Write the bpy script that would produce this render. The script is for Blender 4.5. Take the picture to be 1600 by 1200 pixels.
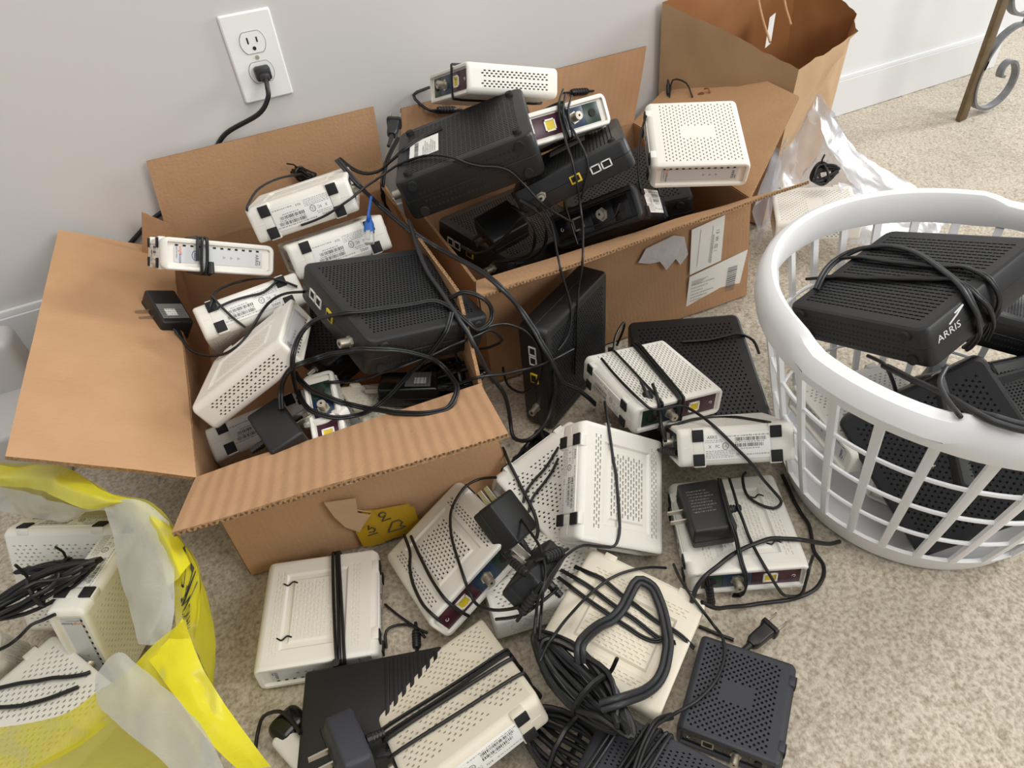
import bpy, bmesh, math, random
import numpy as np
from mathutils import Vector, Matrix, Quaternion, noise

for o in list(bpy.data.objects):
    bpy.data.objects.remove(o)
sc = bpy.context.scene
COL = sc.collection
random.seed(7)
K = 0.001                                  # everything below is written in millimetres


# ------------------------------------------------------------------ camera, sky, lamps, exposure
cam_d = bpy.data.cameras.new('camera')
cam = bpy.data.objects.new('camera', cam_d)
COL.objects.link(cam)
cam_d.sensor_width = 36.0
cam_d.lens = 36.0 * 1049.6 / 1600.0
cam_d.clip_start = 0.01
right = Vector((0.8922, -0.44396, -0.0829)); down = Vector((-0.35117, -0.56652, -0.74548)); fwd = Vector((0.284, 0.69423, -0.66135))
rm = Matrix((right, -down, -fwd)).transposed().to_4x4()
cam.matrix_world = Matrix.Translation(Vector((0, -1082.36, 670.75)) * K) @ rm
sc.camera = cam

world = bpy.data.worlds.new('daylit_room')
sc.world = world
world.use_nodes = True
bg = world.node_tree.nodes['Background']
bg.inputs['Color'].default_value = (0.93, 0.96, 1.0, 1)
bg.inputs['Strength'].default_value = 0.42


def area_lamp(name, loc, target, sx, sy, power, color):
    l = bpy.data.lights.new(name, 'AREA')
    l.shape = 'RECTANGLE'; l.size = sx; l.size_y = sy; l.energy = power; l.color = color
    o = bpy.data.objects.new(name, l)
    COL.objects.link(o)
    o.location = loc
    o.rotation_euler = (Vector(target) - Vector(loc)).to_track_quat('-Z', 'Y').to_euler()
    return o


area_lamp('window_daylight', (4.3, -0.85, 1.55), (0.3, -0.4, 0.15), 0.8, 1.1, 90.0, (0.95, 0.98, 1.0))
area_lamp('ceiling_bounce', (0.3, -1.1, 2.6), (0.1, -0.7, 0.0), 2.0, 1.4, 29.0, (1.0, 0.95, 0.88))
area_lamp('window_daylight_front', (1.9, -3.3, 2.1), (0.4, -0.6, 0.1), 1.5, 1.3, 52.0, (1.0, 0.98, 0.95))

sc.view_settings.view_transform = 'Standard'
sc.view_settings.look = 'None'
sc.view_settings.exposure = 0.0
sc.view_settings.gamma = 1.0
sc.view_settings.use_curve_mapping = False


# ------------------------------------------------------------------ materials
def lin(c):
    return tuple(((v / 255.0) / 12.92 if v / 255.0 <= 0.04045 else ((v / 255.0 + 0.055) / 1.055) ** 2.4) for v in c)


def mat(name, rgb, rough=0.5, metal=0.0, spec=0.5, var=0.0, vscale=60.0, bump=0.0, bscale=400.0, trans=0.0, alpha=1.0, coat=0.0, rgb2=None):
    m = bpy.data.materials.new(name)
    m.use_nodes = True
    nt = m.node_tree; b = nt.nodes['Principled BSDF']
    c = lin(rgb)
    b.inputs['Base Color'].default_value = (*c, 1)
    b.inputs['Roughness'].default_value = rough
    b.inputs['Metallic'].default_value = metal
    b.inputs['Specular IOR Level'].default_value = spec
    b.inputs['Alpha'].default_value = alpha
    if trans: b.inputs['Transmission Weight'].default_value = trans
    if coat: b.inputs['Coat Weight'].default_value = coat
    if var or bump:
        tc = nt.nodes.new('ShaderNodeTexCoord')
    if var:
        n = nt.nodes.new('ShaderNodeTexNoise'); n.inputs['Scale'].default_value = vscale; n.inputs['Detail'].default_value = 4
        nt.links.new(tc.outputs['Object'], n.inputs['Vector'])
        r = nt.nodes.new('ShaderNodeMapRange'); r.inputs['From Min'].default_value = 0.3; r.inputs['From Max'].default_value = 0.7
        nt.links.new(n.outputs['Fac'], r.inputs['Value'])
        mx = nt.nodes.new('ShaderNodeMix'); mx.data_type = 'RGBA'
        c2 = lin(rgb2) if rgb2 else tuple(v * (1 - var) for v in c)
        mx.inputs['A'].default_value = (*c, 1); mx.inputs['B'].default_value = (*c2, 1)
        nt.links.new(r.outputs['Result'], mx.inputs['Factor'])
        nt.links.new(mx.outputs['Result'], b.inputs['Base Color'])
    if bump:
        n = nt.nodes.new('ShaderNodeTexNoise'); n.inputs['Scale'].default_value = bscale; n.inputs['Detail'].default_value = 3
        nt.links.new(tc.outputs['Object'], n.inputs['Vector'])
        bp = nt.nodes.new('ShaderNodeBump'); bp.inputs['Strength'].default_value = bump; bp.inputs['Distance'].default_value = 0.002
        nt.links.new(n.outputs['Fac'], bp.inputs['Height'])
        nt.links.new(bp.outputs['Normal'], b.inputs['Normal'])
    return m


def film(name, rgb, opac, rough=0.3, trl=0.5, bscale=14.0, gl=0.2):
    """thin plastic bag film: part see-through, part glossy, part light passing through it"""
    m = bpy.data.materials.new(name)
    m.use_nodes = True
    nt = m.node_tree; nt.nodes.clear()
    out = nt.nodes.new('ShaderNodeOutputMaterial')
    c = (*lin(rgb), 1)
    d = nt.nodes.new('ShaderNodeBsdfDiffuse'); d.inputs['Color'].default_value = c
    t = nt.nodes.new('ShaderNodeBsdfTranslucent'); t.inputs['Color'].default_value = c
    g = nt.nodes.new('ShaderNodeBsdfGlossy'); g.inputs['Roughness'].default_value = rough
    x = nt.nodes.new('ShaderNodeBsdfTransparent')
    tc = nt.nodes.new('ShaderNodeTexCoord')
    n = nt.nodes.new('ShaderNodeTexNoise'); n.inputs['Scale'].default_value = bscale; n.inputs['Detail'].default_value = 6; n.inputs['Distortion'].default_value = 1.2
    nt.links.new(tc.outputs['Object'], n.inputs['Vector'])
    bp = nt.nodes.new('ShaderNodeBump'); bp.inputs['Strength'].default_value = 0.28; bp.inputs['Distance'].default_value = 0.008
    nt.links.new(n.outputs['Fac'], bp.inputs['Height'])
    for s in (d, t, g): nt.links.new(bp.outputs['Normal'], s.inputs['Normal'])
    a = nt.nodes.new('ShaderNodeMixShader'); a.inputs[0].default_value = trl
    nt.links.new(d.outputs[0], a.inputs[1]); nt.links.new(t.outputs[0], a.inputs[2])
    f = nt.nodes.new('ShaderNodeFresnel'); f.inputs['IOR'].default_value = 1.5
    nt.links.new(bp.outputs['Normal'], f.inputs['Normal'])
    b = nt.nodes.new('ShaderNodeMixShader')
    x2 = nt.nodes.new('ShaderNodeMixShader'); x2.inputs[0].default_value = opac
    nt.links.new(x.outputs[0], x2.inputs[1]); nt.links.new(a.outputs[0], x2.inputs[2])
    sc_ = nt.nodes.new('ShaderNodeMath'); sc_.operation = 'MULTIPLY'; sc_.inputs[1].default_value = gl; sc_.use_clamp = True
    nt.links.new(f.outputs[0], sc_.inputs[0]); nt.links.new(sc_.outputs[0], b.inputs[0]); nt.links.new(x2.outputs[0], b.inputs[1]); nt.links.new(g.outputs[0], b.inputs[2])
    nt.links.new(b.outputs[0], out.inputs['Surface'])
    return m


def cardboard(name, rgb, rgb2, ribs=0.25, pitch=7.0):
    """kraft board: fibre mottling plus the faint flute lines that run along one direction of its UVs"""
    m = bpy.data.materials.new(name)
    m.use_nodes = True
    nt = m.node_tree; b = nt.nodes['Principled BSDF']
    b.inputs['Roughness'].default_value = 0.85; b.inputs['Specular IOR Level'].default_value = 0.15
    uv = nt.nodes.new('ShaderNodeUVMap')
    tc = nt.nodes.new('ShaderNodeTexCoord')
    n = nt.nodes.new('ShaderNodeTexNoise'); n.inputs['Scale'].default_value = 22; n.inputs['Detail'].default_value = 6
    nt.links.new(tc.outputs['Object'], n.inputs['Vector'])
    mx = nt.nodes.new('ShaderNodeMix'); mx.data_type = 'RGBA'
    mx.inputs['A'].default_value = (*lin(rgb), 1); mx.inputs['B'].default_value = (*lin(rgb2), 1)
    nt.links.new(n.outputs['Fac'], mx.inputs['Factor'])
    nt.links.new(mx.outputs['Result'], b.inputs['Base Color'])
    w = nt.nodes.new('ShaderNodeTexWave'); w.inputs['Scale'].default_value = 0.314 / pitch
    w.inputs['Distortion'].default_value = 0.6; w.inputs['Detail'].default_value = 1
    nt.links.new(uv.outputs['UV'], w.inputs['Vector'])
    n2 = nt.nodes.new('ShaderNodeTexNoise'); n2.inputs['Scale'].default_value = 260; n2.inputs['Detail'].default_value = 3
    nt.links.new(tc.outputs['Object'], n2.inputs['Vector'])
    ad = nt.nodes.new('ShaderNodeMath'); ad.operation = 'MULTIPLY_ADD'
    ad.inputs[1].default_value = ribs * 2.0
    nt.links.new(w.outputs['Fac'], ad.inputs[0]); nt.links.new(n2.outputs['Fac'], ad.inputs[2])
    bp = nt.nodes.new('ShaderNodeBump'); bp.inputs['Strength'].default_value = 0.22; bp.inputs['Distance'].default_value = 0.003
    nt.links.new(ad.outputs[0], bp.inputs['Height'])
    nt.links.new(bp.outputs['Normal'], b.inputs['Normal'])
    return m


M = {}
M['white'] = mat('white_plastic', (236, 232, 222), 0.42, var=0.05, vscale=14)
M['cream'] = mat('aged_white_plastic', (232, 223, 202), 0.45, var=0.06, vscale=14)
M['lightgrey'] = mat('grey_face_plastic', (205, 206, 206), 0.35)
M['blue_tint'] = mat('pale_face_plastic', (222, 228, 232), 0.3)
M['label'] = mat('label_paper', (240, 238, 232), 0.55)
M['ink'] = mat('printed_ink', (58, 56, 54), 0.6)
M['ink_grey'] = mat('grey_ink', (120, 120, 118), 0.6)
M['ink_orange'] = mat('orange_ink', (232, 120, 40), 0.5)
M['ink_blue'] = mat('blue_ink', (40, 60, 130), 0.5)
M['ink_white'] = mat('white_ink', (225, 225, 222), 0.5)
M['hole'] = mat('hole_shade', (30, 28, 26), 0.8)  # near-black stands in for the shade inside holes, slots and seams
M['rubber'] = mat('rubber_foot_black', (26, 26, 27), 0.75)
M['black'] = mat('black_plastic', (29, 29, 30), 0.42, bump=0.12, bscale=900)
M['slate'] = mat('slate_black_plastic', (50, 51, 57), 0.5, bump=0.12, bscale=900)
M['gloss'] = mat('glossy_black_plastic', (20, 20, 21), 0.18)
M['cord'] = mat('black_cord_vinyl', (22, 22, 22), 0.42)
M['cordg'] = mat('worn_black_cord_vinyl', (42, 42, 44), 0.45)
M['metal'] = mat('nickel', (200, 195, 185), 0.3, metal=1.0)
M['brass'] = mat('dull_nickel', (196, 188, 172), 0.4, metal=0.85)
M['yellow'] = mat('yellow_port', (222, 196, 50), 0.45)
M['p_green'] = mat('green_port_plate', (22, 48, 36), 0.35)
M['p_blue'] = mat('blue_port_plate', (26, 50, 78), 0.35)
M['p_maroon'] = mat('maroon_port_plate', (64, 20, 38), 0.35)
M['card'] = cardboard('kraft_board', (192, 153, 117), (176, 137, 101), ribs=0.05)
M['cardribs'] = cardboard('kraft_board_creased', (190, 151, 116), (174, 135, 100), ribs=0.6, pitch=13.0)
M['cardin'] = cardboard('kraft_board_inside', (182, 143, 108), (166, 127, 93), ribs=0.05)
M['cardedge'] = mat('kraft_board_edge', (170, 132, 92), 0.9, var=0.5, vscale=420)
M['flute'] = mat('flute_shade', (92, 66, 42), 0.95)
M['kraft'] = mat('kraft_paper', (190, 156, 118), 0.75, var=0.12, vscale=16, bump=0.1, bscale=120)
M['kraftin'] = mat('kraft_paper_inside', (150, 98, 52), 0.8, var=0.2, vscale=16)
nt_ = M['kraft'].node_tree                              # paper: pale outside, darker inside
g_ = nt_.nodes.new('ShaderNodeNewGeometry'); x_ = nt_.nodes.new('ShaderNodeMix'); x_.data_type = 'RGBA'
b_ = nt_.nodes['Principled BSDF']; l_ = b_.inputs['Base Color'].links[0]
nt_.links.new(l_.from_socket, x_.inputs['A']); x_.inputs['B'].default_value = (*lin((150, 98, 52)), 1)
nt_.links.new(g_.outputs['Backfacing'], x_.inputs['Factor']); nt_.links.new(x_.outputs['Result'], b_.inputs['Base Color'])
M['wall'] = mat('wall_paint', (205, 202, 198), 0.75, bump=0.04, bscale=500)
M['trim'] = mat('white_trim_paint', (226, 226, 226), 0.45)
M['basket'] = mat('basket_plastic', (240, 240, 240), 0.35)
M['outlet'] = mat('outlet_plastic', (240, 239, 236), 0.35)
M['bluecord'] = mat('blue_cord', (36, 92, 170), 0.5)
M['clear'] = mat('clear_connector', (210, 212, 205), 0.2, alpha=0.6)
M['iron'] = mat('antiqued_metal', (128, 110, 84), 0.5, metal=0.55, var=0.35, vscale=40)
M['ironb'] = mat('silvered_scroll_metal', (140, 142, 146), 0.45, metal=0.6, var=0.3, vscale=50)
M['kraftscrap'] = mat('torn_kraft_face', (196, 160, 124), 0.85, var=0.12, vscale=30)
M['tape'] = mat('yellow_tape', (190, 150, 36), 0.4, var=0.15, vscale=40)
M['tornpaper'] = mat('torn_paper', (205, 200, 198), 0.8, var=0.12, vscale=80, bump=0.3, bscale=200)
M['greypanel'] = mat('grey_painted_tub', (196, 194, 190), 0.4)
M['yfilm'] = film('yellow_bag_film', (222, 212, 46), 0.84, bscale=22.0)
M['yband'] = film('yellow_bag_band', (236, 226, 52), 0.97, trl=0.35, bscale=22.0)
M['wfilm'] = film('milky_bag_film', (226, 228, 226), 0.66, bscale=22.0)
M['cfilm'] = film('clear_bag_film', (196, 200, 210), 0.45, rough=0.35, gl=0.22)
M['bagink'] = mat('bag_print', (40, 40, 30), 0.5)


# ------------------------------------------------------------------ mesh building
class MB:
    """collects polygons in millimetres, builds ONE mesh"""
    def __init__(s): s.v = []; s.f = []; s.m = []; s.uv = {}
    def add(s, vs, fs, mi=0):
        b = len(s.v); s.v += [tuple(p) for p in vs]
        for f in fs: s.f.append(tuple(b + i for i in f)); s.m.append(mi)
    def quad(s, a, b, c, d, mi=0): s.add((a, b, c, d), ((0, 1, 2, 3),), mi)
    def box(s, c, d, mi=0, bev=0.0, seg=2, rot=None):
        x, y, z = [t / 2 for t in d]
        bm = bmesh.new()
        bmesh.ops.create_cube(bm, size=1.0)
        for v in bm.verts: v.co = Vector((v.co.x * d[0], v.co.y * d[1], v.co.z * d[2]))
        if bev: bmesh.ops.bevel(bm, geom=bm.edges[:], offset=bev, segments=seg, affect='EDGES', profile=0.5)
        s.addbm(bm, Matrix.Translation(Vector(c)) @ (rot.to_4x4() if rot else Matrix()), mi)
    def addbm(s, bm, mtx, mi=0):
        bm.verts.ensure_lookup_table()
        for i, v in enumerate(bm.verts): v.index = i
        s.add([mtx @ v.co for v in bm.verts], [[v.index for v in f.verts] for f in bm.faces], mi)
        bm.free()
    def cyl(s, p, q, r, n=12, mi=0, r2=None, cap=True):
        p, q = Vector(p), Vector(q); r2 = r if r2 is None else r2
        a = (q - p).normalized(); u = a.orthogonal().normalized(); w = a.cross(u)
        vs = [p + (u * math.cos(2 * math.pi * i / n) + w * math.sin(2 * math.pi * i / n)) * r for i in range(n)]
        vs += [q + (u * math.cos(2 * math.pi * i / n) + w * math.sin(2 * math.pi * i / n)) * r2 for i in range(n)]
        fs = [(i, (i + 1) % n, n + (i + 1) % n, n + i) for i in range(n)]
        if cap: fs += [tuple(range(n - 1, -1, -1)), tuple(range(n, 2 * n))]
        s.add(vs, fs, mi)
    def tube(s, pts, r, n=7, mi=0, flat=1.0, closed=False, cap=True):
        pts = [Vector(p) for p in pts]; m = len(pts)
        if m < 2: return
        t = [((pts[(i + 1) % m] if closed or i < m - 1 else pts[i]) - (pts[i - 1] if closed or i > 0 else pts[i])) for i in range(m)]
        t = [d.normalized() if d.length > 1e-9 else Vector((0, 0, 1)) for d in t]
        u = t[0].cross(Vector((0, 0, 1)))
        if u.length < 0.05: u = t[0].orthogonal()
        u.normalize()
        vs = []
        for i in range(m):
            u = u - t[i] * u.dot(t[i])
            if u.length < 1e-6: u = t[i].orthogonal()
            u.normalize(); w = t[i].cross(u)
            rr = r[i] if isinstance(r, (list, tuple)) else r
            for k in range(n):
                a = 2 * math.pi * k / n
                vs.append(pts[i] + u * (math.cos(a) * rr * flat) + w * (math.sin(a) * rr))
        fs = []
        for i in range(m if closed else m - 1):
            j = (i + 1) % m
            for k in range(n): fs.append((i * n + k, i * n + (k + 1) % n, j * n + (k + 1) % n, j * n + k))
        if not closed and cap: fs += [tuple(range(n - 1, -1, -1)), tuple((m - 1) * n + k for k in range(n))]
        s.add(vs, fs, mi)
    def grid(s, P, mi=0, closed=False):
        r, c = len(P), len(P[0])
        vs = [p for row in P for p in row]
        fs = [(i * c + j, i * c + (j + 1) % c, (i + 1) * c + (j + 1) % c, (i + 1) * c + j) for i in range(r - 1) for j in range(c if closed else c - 1)]
        s.add(vs, fs, mi)
    def xf(s, mtx): s.v = [tuple(mtx @ Vector(p)) for p in s.v]; return s
    def join(s, o, mtx=None, mi=None):
        s.add([(mtx @ Vector(p)) if mtx else p for p in o.v], [], 0)
        b = len(s.v) - len(o.v)
        for f, m_ in zip(o.f, o.m): s.f.append(tuple(b + i for i in f)); s.m.append(m_ if mi is None else mi)
    def mesh(s, name, mats, smooth=True, ang=35, uv=None):
        me = bpy.data.meshes.new(name)
        me.from_pydata([(a * K, b * K, c * K) for a, b, c in s.v], [], s.f)
        for m_ in mats: me.materials.append(m_)
        if len(mats) > 1: me.polygons.foreach_set('material_index', s.m)
        if uv is not None:
            l = me.uv_layers.new(name='UVMap')
            for lp in me.loops: l.data[lp.index].uv = uv[lp.vertex_index]
        me.update()
        if smooth: me.shade_smooth(); me.set_sharp_from_angle(angle=math.radians(ang))
        return me


def put(name, me, parent=None, mw=None):
    o = bpy.data.objects.new(name, me)
    COL.objects.link(o)
    if parent: o.parent = parent
    if mw is not None: o.matrix_world = mw
    return o


def part(name, mb, mats, parent, label=None, **kw):
    o = put(name, mb.mesh(name, mats if isinstance(mats, (list, tuple)) else [mats], **kw), parent)
    if label: o['label'] = label
    return o


def tag(o, label, cat, group=None, kind=None):
    o['label'] = label; o['category'] = cat
    if group: o['group'] = group
    if kind: o['kind'] = kind
    return o


def thing(name, label, cat, group=None, mw=None):
    o = bpy.data.objects.new(name, None)
    o.empty_display_size = 0.02
    COL.objects.link(o)
    if mw is not None: o.matrix_world = mw
    return tag(o, label, cat, group)


def struct(name, mb, mats, **kw):
    o = put(name, mb.mesh(name, mats if isinstance(mats, (list, tuple)) else [mats], **kw))
    o['kind'] = 'structure'
    return o


def copy_thing(src, label, mw, group=None):
    """copy a thing with its parts and sub-parts (mesh data shared)"""
    r = src.copy(); COL.objects.link(r)
    r.matrix_world = mw; r['label'] = label
    if group: r['group'] = group
    for ch in src.children:
        c = ch.copy(); COL.objects.link(c); c.parent = r
        for g in ch.children:
            d = g.copy(); COL.objects.link(d); d.parent = c
    return r


_tx = {}
def text(s, size, align='CENTER'):
    """flat letter polygons (verts, faces) in millimetres, from Blender's built-in font"""
    key = (s, size, align)
    if key not in _tx:
        cu = bpy.data.curves.new('letters', 'FONT'); cu.body = s; cu.size = 1.0; cu.align_x = align; cu.align_y = 'CENTER'; cu.resolution_u = 2
        o = bpy.data.objects.new('letters', cu); COL.objects.link(o)
        bpy.context.view_layer.update()
        me = o.to_mesh()
        _tx[key] = ([(v.co.x * size, v.co.y * size, 0.0) for v in me.vertices], [tuple(p.vertices) for p in me.polygons])
        o.to_mesh_clear(); bpy.data.objects.remove(o); bpy.data.curves.remove(cu)
    return _tx[key]


def frame(o, u, v):
    """matrix taking (x, y, 0) to o + x*u + y*v, with the normal u x v"""
    u, v = Vector(u).normalized(), Vector(v).normalized()
    n = u.cross(v)
    return Matrix(((u.x, v.x, n.x, o[0]), (u.y, v.y, n.y, o[1]), (u.z, v.z, n.z, o[2]), (0, 0, 0, 1)))


def write(mb, s, size, fr, mi=0, align='CENTER', h=0.12):
    vs, fs = text(s, size, align)
    mb.add([fr @ Vector((x, y, h)) for x, y, _ in vs], fs, mi)


def rect(mb, fr, x0, y0, x1, y1, h=0.1, mi=0):
    mb.add([fr @ Vector(p) for p in ((x0, y0, h), (x1, y0, h), (x1, y1, h), (x0, y1, h))], ((0, 1, 2, 3),), mi)


def barcode(mb, fr, x0, y0, x1, y1, rnd, h=0.12, mi=0):
    x = x0
    while x < x1 - 0.3:
        w = rnd.choice((0.35, 0.35, 0.7, 1.0)); rect(mb, fr, x, y0, min(x + w, x1), y1, h, mi); x += w + rnd.choice((0.35, 0.5, 0.8))


def fineprint(mb, fr, x0, y, x1, rnd, hh=0.9, h=0.12, mi=0):
    """a line of print too small to read"""
    x = x0
    while x < x1:
        w = rnd.uniform(1.2, 4.0)
        for _ in range(int(w / 0.75)):
            if x > x1: break
            rect(mb, fr, x, y, x + 0.45, y + hh * rnd.uniform(0.6, 1.0), h, mi); x += 0.75
        x += 0.8


def perforate(mb, fr, x0, y0, x1, y1, pu, pv, a, b, n=4, depth=1.6, mi=0, hi=1, brick=True, keep=None):
    """a sheet full of real holes: each cell is the sheet round one hole, the hole's walls and its floor"""
    rows = max(1, int((y1 - y0) / pv)); mv = (y1 - y0 - rows * pv) / 2
    def pl(ax, ay, bx, by):
        if bx - ax > 1e-4 and by - ay > 1e-4: rect(mb, fr, ax, ay, bx, by, 0, mi)
    pl(x0, y0, x1, y0 + mv); pl(x0, y1 - mv, x1, y1)
    for j in range(rows):
        ya = y0 + mv + j * pv; yb = ya + pv
        off = pu / 2 if (brick and j % 2) else 0.0
        cols = int((x1 - x0 - off) / pu)
        xs = x0 + off + (x1 - x0 - off - cols * pu) / 2 * (0 if brick else 1)
        pl(x0, ya, xs, yb); pl(xs + cols * pu, ya, x1, yb)
        run = None
        for i in range(cols):
            xa = xs + i * pu; cx, cy = xa + pu / 2, ya + pv / 2
            if keep and not keep(cx, cy):
                if run is None: run = xa
                continue
            if run is not None: pl(run, ya, xa, yb); run = None
            cor = [(xa, ya), (xa + pu, ya), (xa + pu, yb), (xa, yb)]
            if n == 4: ring = [(cx - a, cy - b), (cx + a, cy - b), (cx + a, cy + b), (cx - a, cy + b)]
            else: ring = [(cx + a * math.cos(math.radians(-157.5 + 45 * k)), cy + b * math.sin(math.radians(-157.5 + 45 * k))) for k in range(8)]
            m = len(ring)
            vs = [fr @ Vector((*p, 0)) for p in cor + ring] + [fr @ Vector((*p, -depth)) for p in ring]
            if n == 4: top = [(k, (k + 1) % 4, 4 + (k + 1) % 4, 4 + k) for k in range(4)]
            else:
                top = []
                for k in range(4):
                    p0, p1 = 4 + 2 * k, 4 + 2 * k + 1
                    nx = 4 + (2 * k + 2) % 8
                    top += [(k, p1, p0), (k, (k + 1) % 4, nx, p1)]
            mb.add(vs, top, mi)
            bb = len(mb.v) - len(vs)
            for k in range(m): mb.f.append((bb + 4 + k, bb + 4 + (k + 1) % m, bb + 4 + m + (k + 1) % m, bb + 4 + m + k)); mb.m.append(mi)
            mb.f.append(tuple(bb + 4 + m + k for k in range(m))); mb.m.append(hi)
        if run is not None: pl(run, ya, xs + cols * pu, yb)


def rrect(w, h, r, seg=4):
    r = max(r, 0.05); pts = []
    for cx, cy, a0 in ((w / 2 - r, h / 2 - r, 0), (-w / 2 + r, h / 2 - r, 90), (-w / 2 + r, -h / 2 + r, 180), (w / 2 - r, -h / 2 + r, 270)):
        for k in range(seg + 1):
            a = math.radians(a0 + 90.0 * k / seg); pts.append((cx + r * math.cos(a), cy + r * math.sin(a)))
    return pts


def spline(pts, sub=5):
    """Catmull-Rom through the points"""
    P = [Vector(p) for p in pts]
    if len(P) < 3: return P
    out = []
    for i in range(len(P) - 1):
        p0 = P[i - 1] if i else P[0] * 2 - P[1]; p1 = P[i]; p2 = P[i + 1]; p3 = P[i + 2] if i + 2 < len(P) else P[-1] * 2 - P[-2]
        for k in range(sub):
            t = k / sub
            out.append(0.5 * ((2 * p1) + (p2 - p0) * t + (2 * p0 - 5 * p1 + 4 * p2 - p3) * t * t + (3 * p1 - p0 - 3 * p2 + p3) * t ** 3))
    out.append(P[-1])
    return out


def pose(t, scale=None):
    (x, y, z), q, d = t
    m = Matrix.Translation(Vector((x, y, z)) * K) @ Quaternion(q).normalized().to_matrix().to_4x4()
    if scale: m = m @ Matrix.Diagonal((d[0] / scale[0], d[1] / scale[1], d[2] / scale[2], 1))
    return m


def flip(t):
    """pose solved with the thickness on z -> the modem's axes (thickness on y)"""
    loc, q, d = t
    m = Quaternion(q).normalized().to_matrix()
    m2 = Matrix((m.col[0], m.col[2], -m.col[1])).transposed()
    return (loc, tuple(m2.to_quaternion()), (d[0], d[2], d[1]))


# ------------------------------------------------------------------ the room
def room():
    # floor with carpet pile: a fine grid raised into tufts
    x0, x1, y0, y1, st = -620.0, 2350.0, -1150.0, 340.0, 4.2
    nx, ny = int((x1 - x0) / st), int((y1 - y0) / st)
    vs = []
    for j in range(ny + 1):
        for i in range(nx + 1):
            x, y = x0 + i * st, y0 + j * st
            h = noise.noise(Vector((x * 0.13, y * 0.13, 0.3))) * 1.2 + noise.noise(Vector((x * 0.24, y * 0.24, 7.3))) * 2.1 + noise.noise(Vector((x * 0.02, y * 0.02, 3.0))) * 1.2
            vs.append((x * K + random.uniform(-1, 1) * K, y * K + random.uniform(-1, 1) * K, (h - 1.6) * K))
    fs = [(j * (nx + 1) + i, j * (nx + 1) + i + 1, (j + 1) * (nx + 1) + i + 1, (j + 1) * (nx + 1) + i) for j in range(ny) for i in range(nx)]
    me = bpy.data.meshes.new('floor'); me.from_pydata(vs, [], fs)
    m = bpy.data.materials.new('cut_pile_carpet'); m.use_nodes = True
    nt = m.node_tree; b = nt.nodes['Principled BSDF']; b.inputs['Roughness'].default_value = 0.95; b.inputs['Specular IOR Level'].default_value = 0.1
    b.inputs['Sheen Weight'].default_value = 0.25
    tc = nt.nodes.new('ShaderNodeTexCoord')
    n1 = nt.nodes.new('ShaderNodeTexNoise'); n1.inputs['Scale'].default_value = 230; n1.inputs['Detail'].default_value = 4
    n2 = nt.nodes.new('ShaderNodeTexNoise'); n2.inputs['Scale'].default_value = 5; n2.inputs['Detail'].default_value = 3
    for n in (n1, n2): nt.links.new(tc.outputs['Object'], n.inputs['Vector'])
    r = nt.nodes.new('ShaderNodeValToRGB')
    r.color_ramp.elements[0].position = 0.28; r.color_ramp.elements[0].color = (*lin((168, 153, 130)), 1)
    r.color_ramp.elements[1].position = 0.62; r.color_ramp.elements[1].color = (*lin((222, 211, 192)), 1)
    nt.links.new(n1.outputs['Fac'], r.inputs['Fac'])
    mx = nt.nodes.new('ShaderNodeMix'); mx.data_type = 'RGBA'; mx.blend_type = 'MULTIPLY'; mx.inputs['Factor'].default_value = 0.35
    nt.links.new(r.outputs['Color'], mx.inputs['A']); nt.links.new(n2.outputs['Fac'], mx.inputs['B'])
    nt.links.new(mx.outputs['Result'], b.inputs['Base Color'])
    bp = nt.nodes.new('ShaderNodeBump'); bp.inputs['Strength'].default_value = 0.5; bp.inputs['Distance'].default_value = 0.003
    nt.links.new(n1.outputs['Fac'], bp.inputs['Height']); nt.links.new(bp.outputs['Normal'], b.inputs['Normal'])
    me.materials.append(m); me.shade_smooth()
    o = put('floor', me); o['kind'] = 'structure'
    mb = MB()
    X0, X1, Y0, Y1 = -2600.0, 3600.0, -2600.0, 900.0
    for a, b_, c, d in ((X0, x0, Y0, Y1), (x1, X1, Y0, Y1), (x0, x1, Y0, y0), (x0, x1, y1, Y1)): mb.quad((a, c, -1.5), (b_, c, -1.5), (b_, d, -1.5), (a, d, -1.5))
    struct('floor', mb, m)
    # grey wall, its return behind the paper bag, the white wall beyond
    mb = MB(); mb.box((-870, 45, 1150), (3480, 90, 2300)); struct('wall_back', mb, M['wall'])
    mb = MB(); mb.box((1420, 145, 1150), (1120, 90, 2300)); struct('wall_right', mb, M['trim'])
    mb = MB(); mb.box((2600, 330, 1150), (1300, 90, 2300)); struct('wall_recess', mb, M['trim'])
    for nm, xa, xb, y, h in (('baseboard_back', -2600, 868, 0, 150), ('baseboard_right', 872, 1982, 100, 84), ('baseboard_recess', 1984, 3200, 285, 84)):
        mb = MB(); mb.box(((xa + xb) / 2, y - 6, h / 2), (xb - xa, 12, h)); mb.box(((xa + xb) / 2, y - 4, h + 5), (xb - xa, 8, 10), bev=2)
        struct(nm, mb, M['trim'])


room()


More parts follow.
